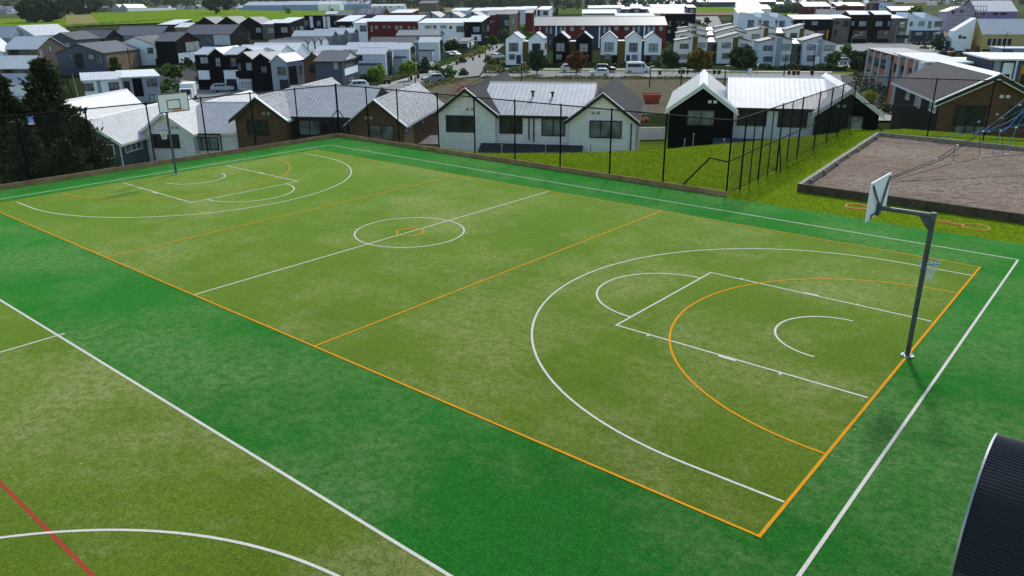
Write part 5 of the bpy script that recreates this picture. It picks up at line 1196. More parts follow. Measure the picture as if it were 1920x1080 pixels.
h = B('dark grey and white flats with amber panels at the right edge', 1862, 196, [(1862, 2050, 112, 'mb', 106, 'slate_wall', 'white_roof', dict(Ld=9, ov=.4, ovf=.5, rh=.15))], [(1858, 110, 1870, 190, dict(panel='grey_wall', v=-.1, name='slab_wall')), (1875, 118, 1894, 190, dict(panel='white_wall')), (1881, 140, 1890, 155, dict(v=-.05, glass='glass', mull=0)), (1898, 113, 1902, 190, dict(panel='pale_grey_wall', v=-.6, name='fin')), (1910, 122, 1925, 175, dict(panel='amber_wall')), (1913, 140, 1922, 165, dict(v=-.05, glass='glass'))], a=13, cat='flats', name='pillared_flats', d=88)
B('white roofed single storey wing between the orange flats and the right edge', 1790, 150, [(1790, 1862, 116, 'mb', 108, 'white_wall', 'sheet_roof', dict(Ld=10, ov=.4))], [(1800, 118, 1815, 124, {})], a=13, d=105)
B('blue painted low building at the right edge', 1880, 118, [(1880, 1990, 91, 'fl', None, 'light_blue_wall', 'light_roof', dict(Ld=8))], [(1880.5, 93, 1897, 117, dict(panel='blue_wall'))], a=12, name='low_building', cat='building')
drape('lime_court', [(1838, 97.5), (1876, 97.5), (1872, 112), (1836, 112)], M['lime_wall'], .2)
# purple building under construction
h = B('purple building with white roof behind scaffolding', 1832, 52, [(1832, 1908, 21, 'gs', 1, 'purple_wall', 'sheet_roof', dict(Ld=25))], [(1840, 24, 1848, 28, dict(glass='glass')), (1862, 24, 1871, 28, dict(glass='glass')), (1876, 24, 1887, 28, dict(glass='glass'))], a=10, cat='building', name='purple_building')
B('purple end block wrapped in scaffolding', 1776, 58, [(1776, 1828, 21, 'gf', 11, 'lilac_wall', 'white_roof_y', dict(Ld=12))], [(1785, 20, 1791, 26, dict(glass='glass')), (1800, 18, 1806, 24, dict(glass='glass'))], a=10, cat='building', name='purple_building')
def scaffold():
    p = ground(1774, 63); k = p.y/1445; r = empty('scaffold', p, R_(-10), 'metal scaffolding in front of the purple end block', 'scaffold')
    mb = MB()
    W_, H_ = 56*k, 46*k
    for i in range(12): mb.tube([(W_*i/11, -2, 0), (W_*i/11, -2, H_)], .14, 5)
    mb.build('upright', M['steel_light'], r); mb = MB()
    for j in range(1, 7): mb.tube([(0, -2, H_*j/6), (W_, -2, H_*j/6)], .14, 5); 
    mb.build('ledger', M['steel_light'], r); mb = MB()
    for j in range(1, 6): mb.box(0, W_, -3.2, -2.1, H_*j/6, H_*j/6+.12)
    mb.build('plank_deck', M['tan_wall'], r)
scaffold()
# far sheds and blue warehouse
B('long white farm shed with twin gables beyond the green field', 212, 26, [(212, 224, 14, 'gf', 8, 'grey_wall', 'white_roof_y', dict(Ld=14)), (224, 238, 14.5, 'gf', 7.5, 'grey_wall', 'white_roof_y', dict(xb=330))], [(240, 15, 330, 20, dict(f='R', panel='pale_grey_wall'))], a=0, cat='shed', name='farm_shed', d=1090)
B('low brown shed left of the long white farm shed', 165, 24, [(165, 200, 15, 'gs', 11, 'taupe_wall', 'mid_roof', dict(Ld=15))], (), a=2, cat='shed', name='farm_shed', d=1100)
for i, (x0, x1, ye, yr) in enumerate(((455, 530, 10, 3), (530, 600, 9, 2), (600, 690, 8, 1))):
    B(['left', 'middle', 'right'][i]+' pale glasshouse beyond the clipped hedge', x0, 20, [(x0, x1, ye, 'gs', yr, 'light_blue_wall', 'silver_roof', dict(Ld=60, ov=.2))], (), a=3, cat='glasshouse', name='glasshouse', group='glasshouses beyond the hedge', d=1260)
for i, x0 in enumerate((596, 618)):
    B(['left', 'right'][i]+' white shed at the end of the green field', x0, 20, [(x0, x0+20, 8, 'gs', 3, 'white_wall', 'white_roof', dict(Ld=20))], (), a=3, cat='shed', name='farm_shed', d=1230)
B('row of cream cabins with white roof at the field edge', 695, 26, [(695, 757, 11, 'gs', 7.5, 'cream_wall', 'white_roof', dict(Ld=10))], [(711, 12, 714, 15, {}), (721, 12, 724, 15, {}), (731, 12, 734, 15, {}), (746, 11, 749, 14, {})], a=10, cat='cabin', name='cabin_row', d=880)
B('dark barn with sloping grey roof among the far trees', 785, 22, [(785, 818, 6, 'mb', 1.5, 'taupe_wall', 'grey_roof', dict(Ld=15))], (), a=10, cat='barn', name='barn', d=1050)
B('huge white warehouse on the skyline', 1140, 22, [(1140, 1300, 8, 'gs', -4, 'pale_grey_wall', 'sheet_roof', dict(Ld=90))], (), a=5, cat='warehouse', name='warehouse', d=1330)
B('long navy walled warehouse on the skyline right of the white one', 1290, 22, [(1290, 1455, 3.5, 'gs', -3, 'navy_wall', 'sheet_roof', dict(Ld=60))], [(1316, 5, 1331, 8, dict(panel='light_blue_wall', name='sign_panel'))], a=5, cat='warehouse', name='warehouse', d=1300)
# ------------------------------------------------------------------ trees and shrubs
LF = {
 'dark': leaf('dark_leaves', [(0.020, 0.041, 0.017), (0.037, 0.068, 0.024), (0.060, 0.093, 0.031)]),
 'mid': leaf('mid_leaves', [(0.043, 0.085, 0.020), (0.076, 0.145, 0.031), (0.111, 0.187, 0.043)]),
 'bright': leaf('bright_leaves', [(0.102, 0.187, 0.020), (0.170, 0.289, 0.034), (0.238, 0.374, 0.051)], trans=.35),
 'red': leaf('red_leaves', [(0.170, 0.034, 0.020), (0.119, 0.060, 0.025), (0.068, 0.076, 0.025), (0.272, 0.051, 0.034)]),
 'autumn': leaf('autumn_leaves', [(0.085, 0.093, 0.020), (0.170, 0.111, 0.020), (0.060, 0.085, 0.020), (0.238, 0.136, 0.020)]),
 'olive': leaf('olive_leaves', [(0.085, 0.093, 0.034), (0.153, 0.153, 0.051), (0.119, 0.136, 0.034)]),
 'rust': leaf('rust_leaves', [(0.119, 0.051, 0.031), (0.085, 0.076, 0.031), (0.170, 0.085, 0.034)]),
 'conifer': leaf('conifer_leaves', [(0.015, 0.024, 0.014), (0.024, 0.037, 0.017), (0.041, 0.054, 0.022), (0.076, 0.088, 0.031)], .75, .12),
 'yellowgreen': leaf('yellow_leaves', [(0.238, 0.272, 0.034), (0.340, 0.340, 0.051), (0.136, 0.204, 0.034)], trans=.35),
}
rnd = random.Random(5)
def leafq(mb, c, s, el=1.0):
    d = Vector((rnd.gauss(0, 1), rnd.gauss(0, 1), rnd.gauss(0, .8)+.2)).normalized()
    a = d.orthogonal().normalized(); b = d.cross(a); t = rnd.random()*6.28
    a, b = math.cos(t)*a+math.sin(t)*b, math.cos(t)*b-math.sin(t)*a
    a *= s*el; b *= s
    mb.q([c-a-b*.3, c-b, c+a*.9-b*.2, c+a*.4+b, c-a*.7+b*.7])
def crown_pts(n, w_, h_, shape, nc):
    cl = []
    for i in range(nc):
        th = rnd.random()*2*PI; t = rnd.random()
        if shape == 'round': u = rnd.uniform(-1, 1); rr = math.sqrt(1-u*u)*rnd.uniform(.55, .95); z = .5+.46*u*rnd.uniform(.7, 1)
        elif shape == 'column': z = rnd.uniform(.06, .97); rr = rnd.uniform(.4, .9)*(math.sin(PI*min(1, .12+z*.86))**.6)
        elif shape == 'cone': z = t*.96+.02; rr = (1-z)**.8*rnd.uniform(.5, 1)
        else: z = abs(rnd.gauss(0, .45)); z = min(z, .95); rr = math.sqrt(max(0, 1-z*z))*rnd.uniform(.3, .95)
        cl.append((Vector((rr*w_/2*math.cos(th), rr*w_/2*math.sin(th), z*h_)), rnd.uniform(.6, 1.3)))
    out = []
    sg = min(w_, h_)*.5/nc**.42
    for i in range(n):
        c, s = cl[i % nc]
        out.append(c + Vector((rnd.gauss(0, sg*s*.75), rnd.gauss(0, sg*s*.75), rnd.gauss(0, sg*s*.6))))
    return out
def tree(label, px, yb, yt, wpx, kind='mid', shape='round', n=900, name='tree', cat='tree', group=None, trunk=.22, d=None, ls=None):
    p = ground(px, yb) if d is None else DZ(px, yb, d)
    if d is not None: p.z = T(p.x, p.y)
    h_ = DZ(px, yt, p.y).z-p.z; w_ = wpx*p.y/F/math.cos(PITCH)*1.0
    r = empty(name, p, rnd.random()*6.28, label, cat, group)
    tr = h_*trunk; mb = MB()
    lean = Vector((rnd.uniform(-.04, .04)*h_, rnd.uniform(-.04, .04)*h_, 0))
    r0 = max(.06, min(.35, h_*.022))
    mb.tube([(0, 0, -.2), Vector((0, 0, tr*.8))+lean*.3, Vector((0, 0, tr+(h_-tr)*.5))+lean, Vector((0, 0, h_*.9))+lean], [r0*1.2, r0, r0*.6, r0*.15], 7)
    for i in range(6):
        th = i*2.4+rnd.random(); z0 = tr*.8+(h_-tr)*.09*i
        mb.tube([Vector((0, 0, z0)), Vector((math.cos(th)*w_*.2, math.sin(th)*w_*.2, z0+(h_-tr)*.13)), Vector((math.cos(th)*w_*.38, math.sin(th)*w_*.38, z0+(h_-tr)*.22))], [r0*.5, r0*.33, r0*.1], 5)
    mb.build('trunk', M['bark'], r)
    mb = MB(); s = ls or max(.14, .0017*p.y)
    for c in crown_pts(int(n*1.3), w_*.92, (h_-tr)*.97, shape, max(10, n//38)): leafq(mb, c+Vector((0, 0, tr))+lean, s*rnd.uniform(.6, 1.3))
    mb.build('crown', LF[kind], r)
    return r
def shrub(label, px, yb, yt, wpx, kind='mid', n=260, name='shrub', cat='shrub', group=None, ls=None):
    p = ground(px, yb); h_ = DZ(px, yt, p.y).z-p.z; w_ = wpx*p.y/F/math.cos(PITCH)
    mb = MB(); s = ls or max(.1, .0015*p.y)
    for c in crown_pts(n, w_, h_, 'dome', max(6, n//30)): leafq(mb, c+Vector((0, 0, .05)), s*rnd.uniform(.6, 1.3))
    o = mb.build(name, LF[kind]); o.location = p; return tag(o, label, cat, group)
def hedge(label, x0, x1, yb, hgt, kind='dark', n=900, thick=1.2, yb1=None, cat='hedge', ls=None):
    a, b = ground(x0, yb), ground(x1, yb1 or yb); mb = MB(); s = ls or max(.12, .0012*a.y)
    t = (b-a); t.z = 0; nn = Vector((-t.y, t.x, 0)).normalized()
    for i in range(n):
        u = rnd.random(); q = a+(b-a)*u; k = .8+.25*math.sin(u*t.length*.9)+.1*math.sin(u*t.length*2.3)
        leafq(mb, q-a+nn*rnd.uniform(0, thick)+Vector((0, 0, hgt*k*rnd.random()**.6)), s*rnd.uniform(.6, 1.2))
    o = mb.build('hedge', LF[kind]); o.location = a; return tag(o, label, cat)

# big dark conifers beyond the far end of the court
def conifer(label, px, yt, d, wpx, n, seed, lean=0):
    rr = random.Random(seed); p = DZ(px, yt, d); z0 = T(p.x, p.y); h_ = p.z-z0; w_ = wpx*d/F
    r = empty('conifer', (p.x, p.y, z0), 0, label, 'tree', 'dark conifers at the left')
    mb = MB(); mb.tube([(0, 0, -.3), (0, 0, h_*.5), (0, 0, h_*.97)], [.28, .17, .02], 8)
    cr = MB(); nb = max(30, n//130)
    for i in range(nb):
        z = h_*(.04+.94*(i+rr.random())/nb); th = i*2.399+rr.random()*.8
        R0 = w_/2*((1-z/h_)**.85)*rr.uniform(.5, 1.3)+.10; rise = rr.uniform(.05, .5)*R0
        tip = Vector((math.cos(th)*R0, math.sin(th)*R0, z+rise)); base = Vector((0, 0, z))
        if i % 2 == 0: mb.tube([base, base*.5+tip*.5-Vector((0, 0, .05)), tip], [.05, .03, .008], 4, caps=False)
        m = n//nb
        for k in range(m):
            u = rr.random()**.55; c = base.lerp(tip, u); sp = .10+.20*R0*(1-abs(u-.6))
            c += Vector((rr.gauss(0, sp*.75), rr.gauss(0, sp*.75), rr.gauss(0, sp*.55)))
            s = rr.uniform(.05, .11); dd = (tip-base).normalized()+Vector((rr.gauss(0, .5), rr.gauss(0, .5), rr.gauss(0, .5)+.35)); dd.normalize()
            sd = dd.orthogonal().normalized(); sd = Matrix.Rotation(rr.random()*6.28, 3, dd) @ sd
            cr.q([c-dd*s*1.4, c+sd*s*.55, c+dd*s*1.9, c-sd*s*.55])
    mb.build('trunk', M['bark'], r); cr.build('crown', LF['conifer'], r)
conifer('tall dark conifer with pointed tip, right of the blue 20 sign', 72, 108, 42, 190, 26000, 3)
conifer('dark conifer cut by the left edge of view', -8, 138, 41, 170, 17000, 7)
conifer('shorter dark conifer at the right of the group, beside the slate house', 150, 222, 43, 130, 14000, 9)
conifer('low dark conifer in front between the taller ones', 40, 225, 37, 170, 14000, 12)
conifer('low spreading conifer at the foot of the group by the fence', 118, 262, 37.5, 150, 11000, 15)

tree('round green tree beside the white truck', 328, 152, 121, 38, 'mid', n=1100)
shrub('large green shrub left of the white truck', 322, 178, 154, 50, 'mid', 520)
shrub('small shrub between the round tree and the truck', 318, 160, 149, 20, 'mid', 200)
tree('small dark conical tree in front of the tan clad side', 218, 137, 111, 16, 'dark', 'cone', 500)
shrub('dark shrubs beside the white bay house', 350, 124, 110, 24, 'dark', 300)
tree('slim dark tree before the black townhouses', 404, 160, 128, 17, 'dark', 'column', 450)
tree('slim dark tree by the balcony townhouse', 506, 172, 140, 14, 'dark', 'column', 400)
tree('olive green tree by the corner of the slate house', 631, 172, 136, 26, 'olive', n=900, trunk=.12)
tree('round bright green tree in front of the pale glazed house', 709, 163, 122, 32, 'bright', n=1200, trunk=.35)
shrub('dark red shrub left of the bright round tree', 690, 150, 128, 22, 'rust', 250)
tree('bright yellow green tree by the street lamp', 766, 152, 116, 25, 'bright', n=1000, trunk=.4)
shrub('green bush at the foot of the yellow green tree', 755, 147, 130, 24, 'mid', 300)
shrub('tall dark bush beside the letterbox', 793, 138, 106, 25, 'dark', 500)
tree('dark tree behind the parked white car', 847, 102, 76, 27, 'dark', n=800, trunk=.1)
shrub('dark shrubs right of the parked white car', 868, 100, 86, 20, 'dark', 260)
shrub('blue green bush by the small garage', 890, 98, 80, 16, 'mid', 240)
tree('small round tree at the street corner', 925, 84, 67, 13, 'mid', n=400, trunk=.1)
tree('round green bush tree before the black cube townhouse', 949, 82, 57, 17, 'mid', n=450, trunk=.1)
shrub('light hedge like shrubs at the street corner', 938, 80, 71, 14, 'bright', 200)
shrub('leafy bush by the red brick townhouse', 988, 60, 46, 16, 'mid', 200); shrub('yellowish bush by the red brick townhouse', 978, 58, 47, 10, 'bright', 150)
tree('dark green street tree in front of the white gabled townhouse', 1007, 141, 92, 35, 'dark', n=1500, trunk=.2)
tree('red leaved street tree', 1080, 142, 97, 31, 'red', n=1300, trunk=.28)
tree('dark tree between the white row and the cream flats', 1257, 128, 94, 27, 'dark', n=900, trunk=.1)
shrub('pale leafy bush behind the dark tree', 1254, 105, 80, 16, 'olive', 260)
tree('orange topped autumn tree before the cream flats', 1309, 133, 90, 44, 'autumn', n=1700, trunk=.08)
tree('large dark green tree before the cream flats', 1389, 131, 85, 50, 'dark', n=2000, trunk=.08)
tree('narrow dark tree before the pale grey flats', 1452, 123, 93, 20, 'dark', 'column', n=800, trunk=.12)
tree('small leafy tree at the right end of the pale grey flats', 1560, 128, 97, 21, 'mid', n=700, trunk=.2)
tree('broad dark tree beside the car park', 1612, 140, 93, 46, 'dark', n=1500, trunk=.15)
tree('young tree in the car park', 1584, 112, 82, 18, 'mid', n=400, trunk=.2)
tree('bushy tree on the far street left of the sawtooth terrace', 1377, 58, 30, 14, 'mid', n=400, trunk=.1)
shrub('autumn shrub by the black flat roofed block', 1310, 56, 36, 16, 'autumn', 220)
shrub('rounded green shrub beside the far street', 1326, 54, 31, 12, 'mid', 160)
tree('leafy trees behind the stepped white houses', 1712, 44, 8, 34, 'mid', n=700, trunk=.1, d=480)
tree('small dark tree before the purple building', 1821, 55, 20, 14, 'dark', n=300, trunk=.1)
tree('dark shrub tree between the street and the shed', 1753, 96, 70, 20, 'dark', n=500, trunk=.05)
shrub('rust coloured shrub in front of the shed', 1778, 103, 92, 32, 'rust', 300)
shrub('tall rust and green shrub in front of the hall', 1823, 106, 86, 34, 'rust', 420)
for i, (x, y, w_, k, lb) in enumerate(((1713, 84, 9, 'olive', 'leftmost small tussock on the street berm'), (1722, 85, 8, 'rust', 'second small tussock on the street berm'), (1730, 85, 12, 'olive', 'third small tussock on the street berm'), (1742, 85, 9, 'olive', 'fourth small tussock on the street berm'), (1738, 92, 24, 'olive', 'wide dry tussock beside the upper street'))): shrub(lb, x, y, y-6, w_, k, 90, group='tussocks on the berm')
hedge('dark clipped hedge in front of the cream flats', 1258, 1335, 129, 1.3, n=800); hedge('dark clipped hedge in front of the pale grey flats', 1412, 1590, 133, 1.5, n=1500, thick=2)
hedge('low olive planting along the corner kerb', 905, 992, 139, 1.6, 'olive', 1000, 4); hedge('dark hedge below the pale glazed houses', 665, 720, 158, 1.6, 'dark', 700, 1.5, 150)
hedge('planting along the front gardens of the white row', 995, 1240, 126, 1.2, 'dark', 1300, 1.5)
hedge('low shrubs along the verge beside the footpath, nearer part', 735, 800, 156, 1.3, 'olive', 700, 2.5, 136); hedge('low shrubs along the verge beside the footpath, middle part', 812, 872, 133, 1.3, 'mid', 700, 2.5, 112)
hedge('low shrubs along the verge beside the footpath, far part', 880, 925, 110, 1.2, 'olive', 500, 2.5, 90); hedge('garden shrubs in front of the small garages', 840, 905, 112, 1.5, 'dark', 700, 3, 92)
hedge('dark planting beside the driveway of the right hand flats', 1600, 1650, 170, 1.6, 'dark', 1200, 6, 200); hedge('dark shrubs at the foot of the pillared flats', 1592, 1668, 152, 1.8, 'dark', 1300, 5, 182); hedge('dark planting behind the black gable of the duplex', 1640, 1690, 214, 1.2, 'dark', 700, 2, 222)
hedge('rough grass and weeds on the right verge of the street', 800, 880, 170, .8, 'olive', 700, 5, 152); hedge('weedy strip along the edge of the vacant lot', 905, 1300, 149.5, .6, 'olive', 1200, 2.5); hedge('dark garden planting between the slate house and the duplex', 175, 300, 146, 1.2, 'dark', 900, 3, 143)
hedge('dark hedge before the black townhouse row', 364, 415, 158, 1.5, 'dark', 500, 2); hedge('garden planting behind the white truck', 300, 352, 140, 1.2, 'mid', 450, 3, 132)
hedge('clipped dark hedge below the hall windows', 1845, 1915, 95, .9, 'dark', 350, 1)
hedge('dark garden planting at the foot of the upper right terrace', 1500, 1765, 80, 2.2, 'dark', 900, 3)
hedge('scrubby planting beside the brick townhouses', 915, 1000, 66, 2, 'mid', 400, 3)
for i, (x, y, w_, k, lb) in enumerate(((822, 133, 22, 'olive', 'brown tussock bush beside the bins'), (866, 118, 22, 'olive', 'dry bush on the verge below the garages'), (880, 108, 14, 'yellowgreen', 'yellow bush near the parked white car'), (902, 101, 18, 'yellowgreen', 'yellow green bush higher up the verge'), (735, 152, 14, 'mid', 'small bush at the foot of the glazed end'), (925, 118, 26, 'olive', 'dense bush at the corner of the white townhouse'), (846, 150, 26, 'mid', 'young trees in a clump on the right verge'), (832, 152, 14, 'dark', 'dark sapling beside the grey car'), (868, 142, 16, 'olive', 'dry tall bush on the right verge'))): shrub(lb, x, y, y-[10, 11, 9, 12, 9, 18, 22, 24, 12][i], w_, k, 200, group='verge bushes along the street')
shrub('pale tufted plant in the dark yard', 1628, 195, 172, 20, 'yellowgreen', 260, name='shrub', cat='plant')
# far trees
tree('huge dark macrocarpa tree at the upper left', 80, 36, -6, 84, 'dark', n=5200, trunk=.04, d=730, ls=1.35)
tree('second dark macrocarpa right of the huge one', 152, 23, -9, 80, 'dark', n=4000, trunk=.05, d=1010, ls=1.7)
tree('dark pine standing alone in the green field', 412, 26, -8, 56, 'dark', n=2600, trunk=.22, d=960, ls=1.4)
tree('small dark conifer in the far paddock', 1040, 20, 4, 9, 'dark', n=160, trunk=.05, d=600, ls=.6)
hedge('long clipped dark hedge behind the green field', 440, 605, 17.5, 5.0, 'dark', 2600, 6, ls=1.1); hedge('dense dark shelter belt at the top right of centre', 1456, 1515, 26, 9, 'dark', 1500, 10, 24, ls=1.0)
hedge('green hedge row along the near edge of the field', 130, 345, 53, 2.5, 'bright', 1600, 6, 40, ls=.7)
def treeline():
    rr = random.Random(2)
    for kind, x0, x1, d0, d1, n, hh in (('dark', -1100, -480, 1300, 1600, 6500, 20), ('dark', -270, 60, 1270, 1420, 9000, 20), ('dark', 60, 300, 1270, 1420, 4500, 16), ('mid', -300, 120, 1000, 1150, 500, 6), ('olive', 300, 1000, 1250, 1600, 4500, 16), ('mid', -900, -620, 1050, 1250, 1000, 8), ('dark', -500, -260, 1350, 1550, 3500, 16)):
        mb = MB(); cl = [(rr.uniform(x0, x1), rr.uniform(d0, d1), rr.uniform(.5, 1.2)*hh) for i in range(max(30, n//50))]
        for i in range(n):
            x, y, h_ = cl[i % len(cl)]; t = rr.random()**.7; w_ = h_*.42*math.sqrt(max(0, 1-(t-.35)**2*1.7))
            c = Vector((x+rr.gauss(0, w_*.6), y+rr.gauss(0, w_*.6), T(x, y)+h_*t)); s = rr.uniform(1.0, 2.4); rnd.seed(i); leafq(mb, c, s)
        o = mb.build('treeline', LF[kind]); tag(o, kind='stuff')
treeline()
def far_town():      # pale far-off roofs that read as one mass
    rr = random.Random(8); mb = MB()
    for i in range(230):
        if i < 90: x, y = rr.uniform(-860, -690), rr.uniform(1050, 1350)
        else: x, y = (rr.uniform(-560, -300) if i < 150 else rr.uniform(350, 1000)), rr.uniform(1300, 1700)
        z = T(x, y); w_, l_, h_ = rr.uniform(4, 11), rr.uniform(4, 9), rr.uniform(2.5, 5); c = rr.randrange(3)
        mb.box(x-w_, x+w_, y-l_, y+l_, z-1, z+h_, c)
        mb.prism([(y-l_-.5, z+h_), (y+l_+.5, z+h_), (y, z+h_+l_*.45)], lambda p, q, u: (u, p, q), x-w_-.5, x+w_+.5, 3 if rr.random() < .6 else 4, c)
    tag(mb.build('far_houses', [M['white_wall'], M['grey_wall'], M['cream_wall'], M['white_roof'], M['mid_roof']]), kind='stuff')
far_town()

# ------------------------------------------------------------------ grass on the slope and round the pit
def grass():
    rr = random.Random(4); mb = MB(); m = leaf('grass_blades', [(.13, .22, .008), (.18, .28, .012), (.24, .33, .018), (.09, .16, .008)], .85, .5)
    def ok(x, y):
        if y < 18.95: return 21.3 < x and y > 18.62
        if 22.93-(y-21.45)*.094 < x and 21.35 < y < 37.4: return False
        w_ = K(x, y); return w_.y < crest(w_.x)+2.5
    n = 0
    while n < 60000:
        x = rr.uniform(2, 42); y = 18.7+rr.random()**1.1*24
        if not ok(x, y): continue
        n += 1; p = K(x, y); z = T(p.x, p.y); h_ = rr.uniform(.02, .06)*(1.7 if (x < 21 and rr.random() < .5) else 1)
        if abs(x-fx(y)) < .35 and y > 25: h_ *= 3.2
        for b in range(2):
            th = rr.random()*6.28; c, s = math.cos(th), math.sin(th); l = rr.uniform(-.5, .5)*h_; wd = rr.uniform(.012, .024)
            ox, oy = rr.uniform(-.05, .05), rr.uniform(-.05, .05)
            mb.q([(p.x+ox-c*wd, p.y+oy-s*wd, z-.01), (p.x+ox+c*wd, p.y+oy+s*wd, z-.01), (p.x+ox+l*s, p.y+oy-l*c, z+h_)])
    tag(mb.build('grass', m), kind='stuff')
grass()

# ------------------------------------------------------------------ vehicles
tyre = paint('tyre', (.012, .012, .012), .8); rimm = paint('wheel_rim', (.35, .36, .37), .35, .1, 3, .7); lampw = paint('headlamp', (.7, .72, .74), .15); lampr = paint('tail_lamp', (.35, .01, .01), .25)
def vehicle(label, kind, px, yb, rz, color, length=None, group='vehicles parked in the estate'):
    p = ground(px, yb); body = paint('car_paint_%s' % color[0], color[1], .28, .03, 1, 0., .6)
    r = empty({'hatch': 'parked_car', 'suv': 'parked_car', 'van': 'van'}[kind], p+Vector((0, 0, .16)), rz, label, 'van' if kind == 'van' else 'car', group)
    Ln, W_, H_ = {'hatch': (4.2, 1.74, 1.5), 'suv': (4.6, 1.88, 1.70), 'van': (5.2, 1.88, 2.2)}[kind]
    x0, x1 = -Ln/2, Ln/2; b = MB()
    if kind == 'van': prof = [(x0, .35), (x0, 1.15), (x0+.05, H_-.12), (x0+.25, H_), (x1-1.9, H_), (x1-1.45, H_-.12), (x1-.75, 1.25), (x1-.1, 1.0), (x1, .75), (x1, .35)]; belt = 1.12
    elif kind == 'suv': prof = [(x0, .4), (x0, .95), (x0+.12, 1.12), (x0+.5, H_-.08), (x0+.9, H_), (x1-2.1, H_), (x1-1.75, H_-.1), (x1-1.1, 1.12), (x1-.25, 1.0), (x1, .8), (x1, .38)]; belt = 1.08
    else: prof = [(x0, .34), (x0, .82), (x0+.1, .98), (x0+.55, H_-.08), (x0+1., H_), (x1-2.05, H_-.02), (x1-1.75, H_-.1), (x1-1.0, .98), (x1-.22, .84), (x1, .66), (x1, .32)]; belt = .95
    n = len(prof)
    def yy(z): return W_/2*(1 if z < belt else 1-.17*(z-belt)/(H_-belt)) * (1-.02*(z < .4))
    b.v = [(x, -yy(z), z) for x, z in prof]+[(x, yy(z), z) for x, z in prof]
    for i in range(n): j = (i+1) % n; b.f.append((i, j, n+j, n+i)); b.mi.append(0)
    b.f.append(tuple(reversed(range(n)))); b.f.append(tuple(range(n, 2*n))); b.mi += [0, 0]
    bo = b.build('body', body, r)
    bv = bo.modifiers.new('bevel', 'BEVEL'); bv.width = .06; bv.segments = 2; bv.limit_method = 'ANGLE'
    if kind == 'van': segs = [(x0+.35, x1-2.0), (x1-1.9, x1-1.15)]; zt = H_-.35
    elif kind == 'suv': segs = [(x0+.55, x0+1.2), (x0+1.28, x1-2.45), (x1-2.37, x1-1.55)]; zt = H_-.14
    else: segs = [(x0+.6, x0+1.1), (x0+1.18, x1-2.3), (x1-2.22, x1-1.4)]; zt = H_-.14
    for sg in (-1, 1):
        for i, (a, c) in enumerate(segs):
            fr = .38 if i == len(segs)-1 else .0; bk = .22 if i == 0 and kind != 'van' else 0
            g = MB(); g.q([(a, sg*(yy(belt+.03)+.012), belt+.04), (c, sg*(yy(belt+.03)+.012), belt+.04), (c-fr, sg*(yy(zt)+.012), zt), (a+bk, sg*(yy(zt)+.012), zt)][::sg]); g.build('side_window', M['glass'], r)
    ws = MB(); i1 = {'van': 5, 'suv': 6, 'hatch': 6}[kind]; A, C_ = prof[i1], prof[i1+1]
    nx, nz = (A[1]-C_[1]), (C_[0]-A[0]); nl = math.hypot(nx, nz); nx, nz = nx/nl*.015, nz/nl*.015
    P_ = lambda t: (A[0]+(C_[0]-A[0])*t+nx, A[1]+(C_[1]-A[1])*t+nz)
    a_, c_ = P_(.06), P_(.93); ws.q([(a_[0], -yy(a_[1])+.1, a_[1]), (c_[0], -yy(c_[1])+.07, c_[1]), (c_[0], yy(c_[1])-.07, c_[1]), (a_[0], yy(a_[1])-.1, a_[1])]); ws.build('windscreen', M['glass'], r)
    rw = MB(); A, C_ = (prof[2], prof[3]) if kind != 'van' else (prof[1], prof[2])
    nx, nz = -(C_[1]-A[1]), (C_[0]-A[0]); nl = math.hypot(nx, nz); nx, nz = nx/nl*.015, nz/nl*.015
    a_, c_ = (A[0]+(C_[0]-A[0])*.12+nx, A[1]+(C_[1]-A[1])*.12+nz), (A[0]+(C_[0]-A[0])*.9+nx, A[1]+(C_[1]-A[1])*.9+nz)
    rw.q([(a_[0], -W_*.38, a_[1]), (a_[0], W_*.38, a_[1]), (c_[0], W_*.36, c_[1]), (c_[0], -W_*.36, c_[1])]); rw.build('rear_window', M['glass'], r)
    R0 = {'hatch': .32, 'suv': .36, 'van': .34}[kind]
    for sx in (x0+.85, x1-.85):
        for sg in (-1, 1):
            mb = MB(); mb.tube([(sx, sg*(W_/2-.2), R0-.16), (sx, sg*(W_/2+.015), R0-.16)], R0, 18); wh = mb.build('wheel', tyre, r)
            mb = MB(); mb.tube([(sx, sg*(W_/2+.01), R0-.16), (sx, sg*(W_/2+.03), R0-.16)], R0*.62, 14); mb.build('rim', rimm, wh)
    for sg in (-1, 1):
        z_ = prof[-2][1]+.02; mb = MB(); mb.box(x1-.26, x1-.02, sg*W_*.40-.16, sg*W_*.40+.16, z_-.06, z_+.07); mb.build('headlight', lampw, r)
        mb = MB(); zr = .86 if kind != 'van' else 1.0; mb.box(x0-.015, x0+.1, sg*W_*.44-.10, sg*W_*.44+.10, zr-.1, zr+.12); mb.build('tail_light', lampr, r)
    mb = MB(); mb.box(x1-.02, x1+.015, -W_*.25, W_*.25, .42, .62); mb.build('grille', M['black_metal'], r)
    for sg in (-1, 1): mb = MB(); xm = x1-1.5 if kind != 'van' else x1-1.2; mb.box(xm-.06, xm+.06, sg*(W_/2)+(-.0 if sg > 0 else -.18), sg*(W_/2)+(.18 if sg > 0 else 0), belt, belt+.13); mb.build('mirror', body, r)
    return r
WH = ('white', (.70, .72, .74)); SV = ('silver', (.42, .45, .48)); DK = ('dark', (.02, .022, .026)); GY = ('grey', (.20, .23, .26))
vehicle('white hatchback driving on the cross street in front of the dark car', 'hatch', 1123, 143.5, R_(176), WH)
vehicle('white sport utility car half hidden behind the red leaved tree', 'suv', 1071, 136.5, R_(-4), WH)
vehicle('dark sport utility car behind the white hatchback', 'suv', 1134, 136.5, R_(-5), DK)
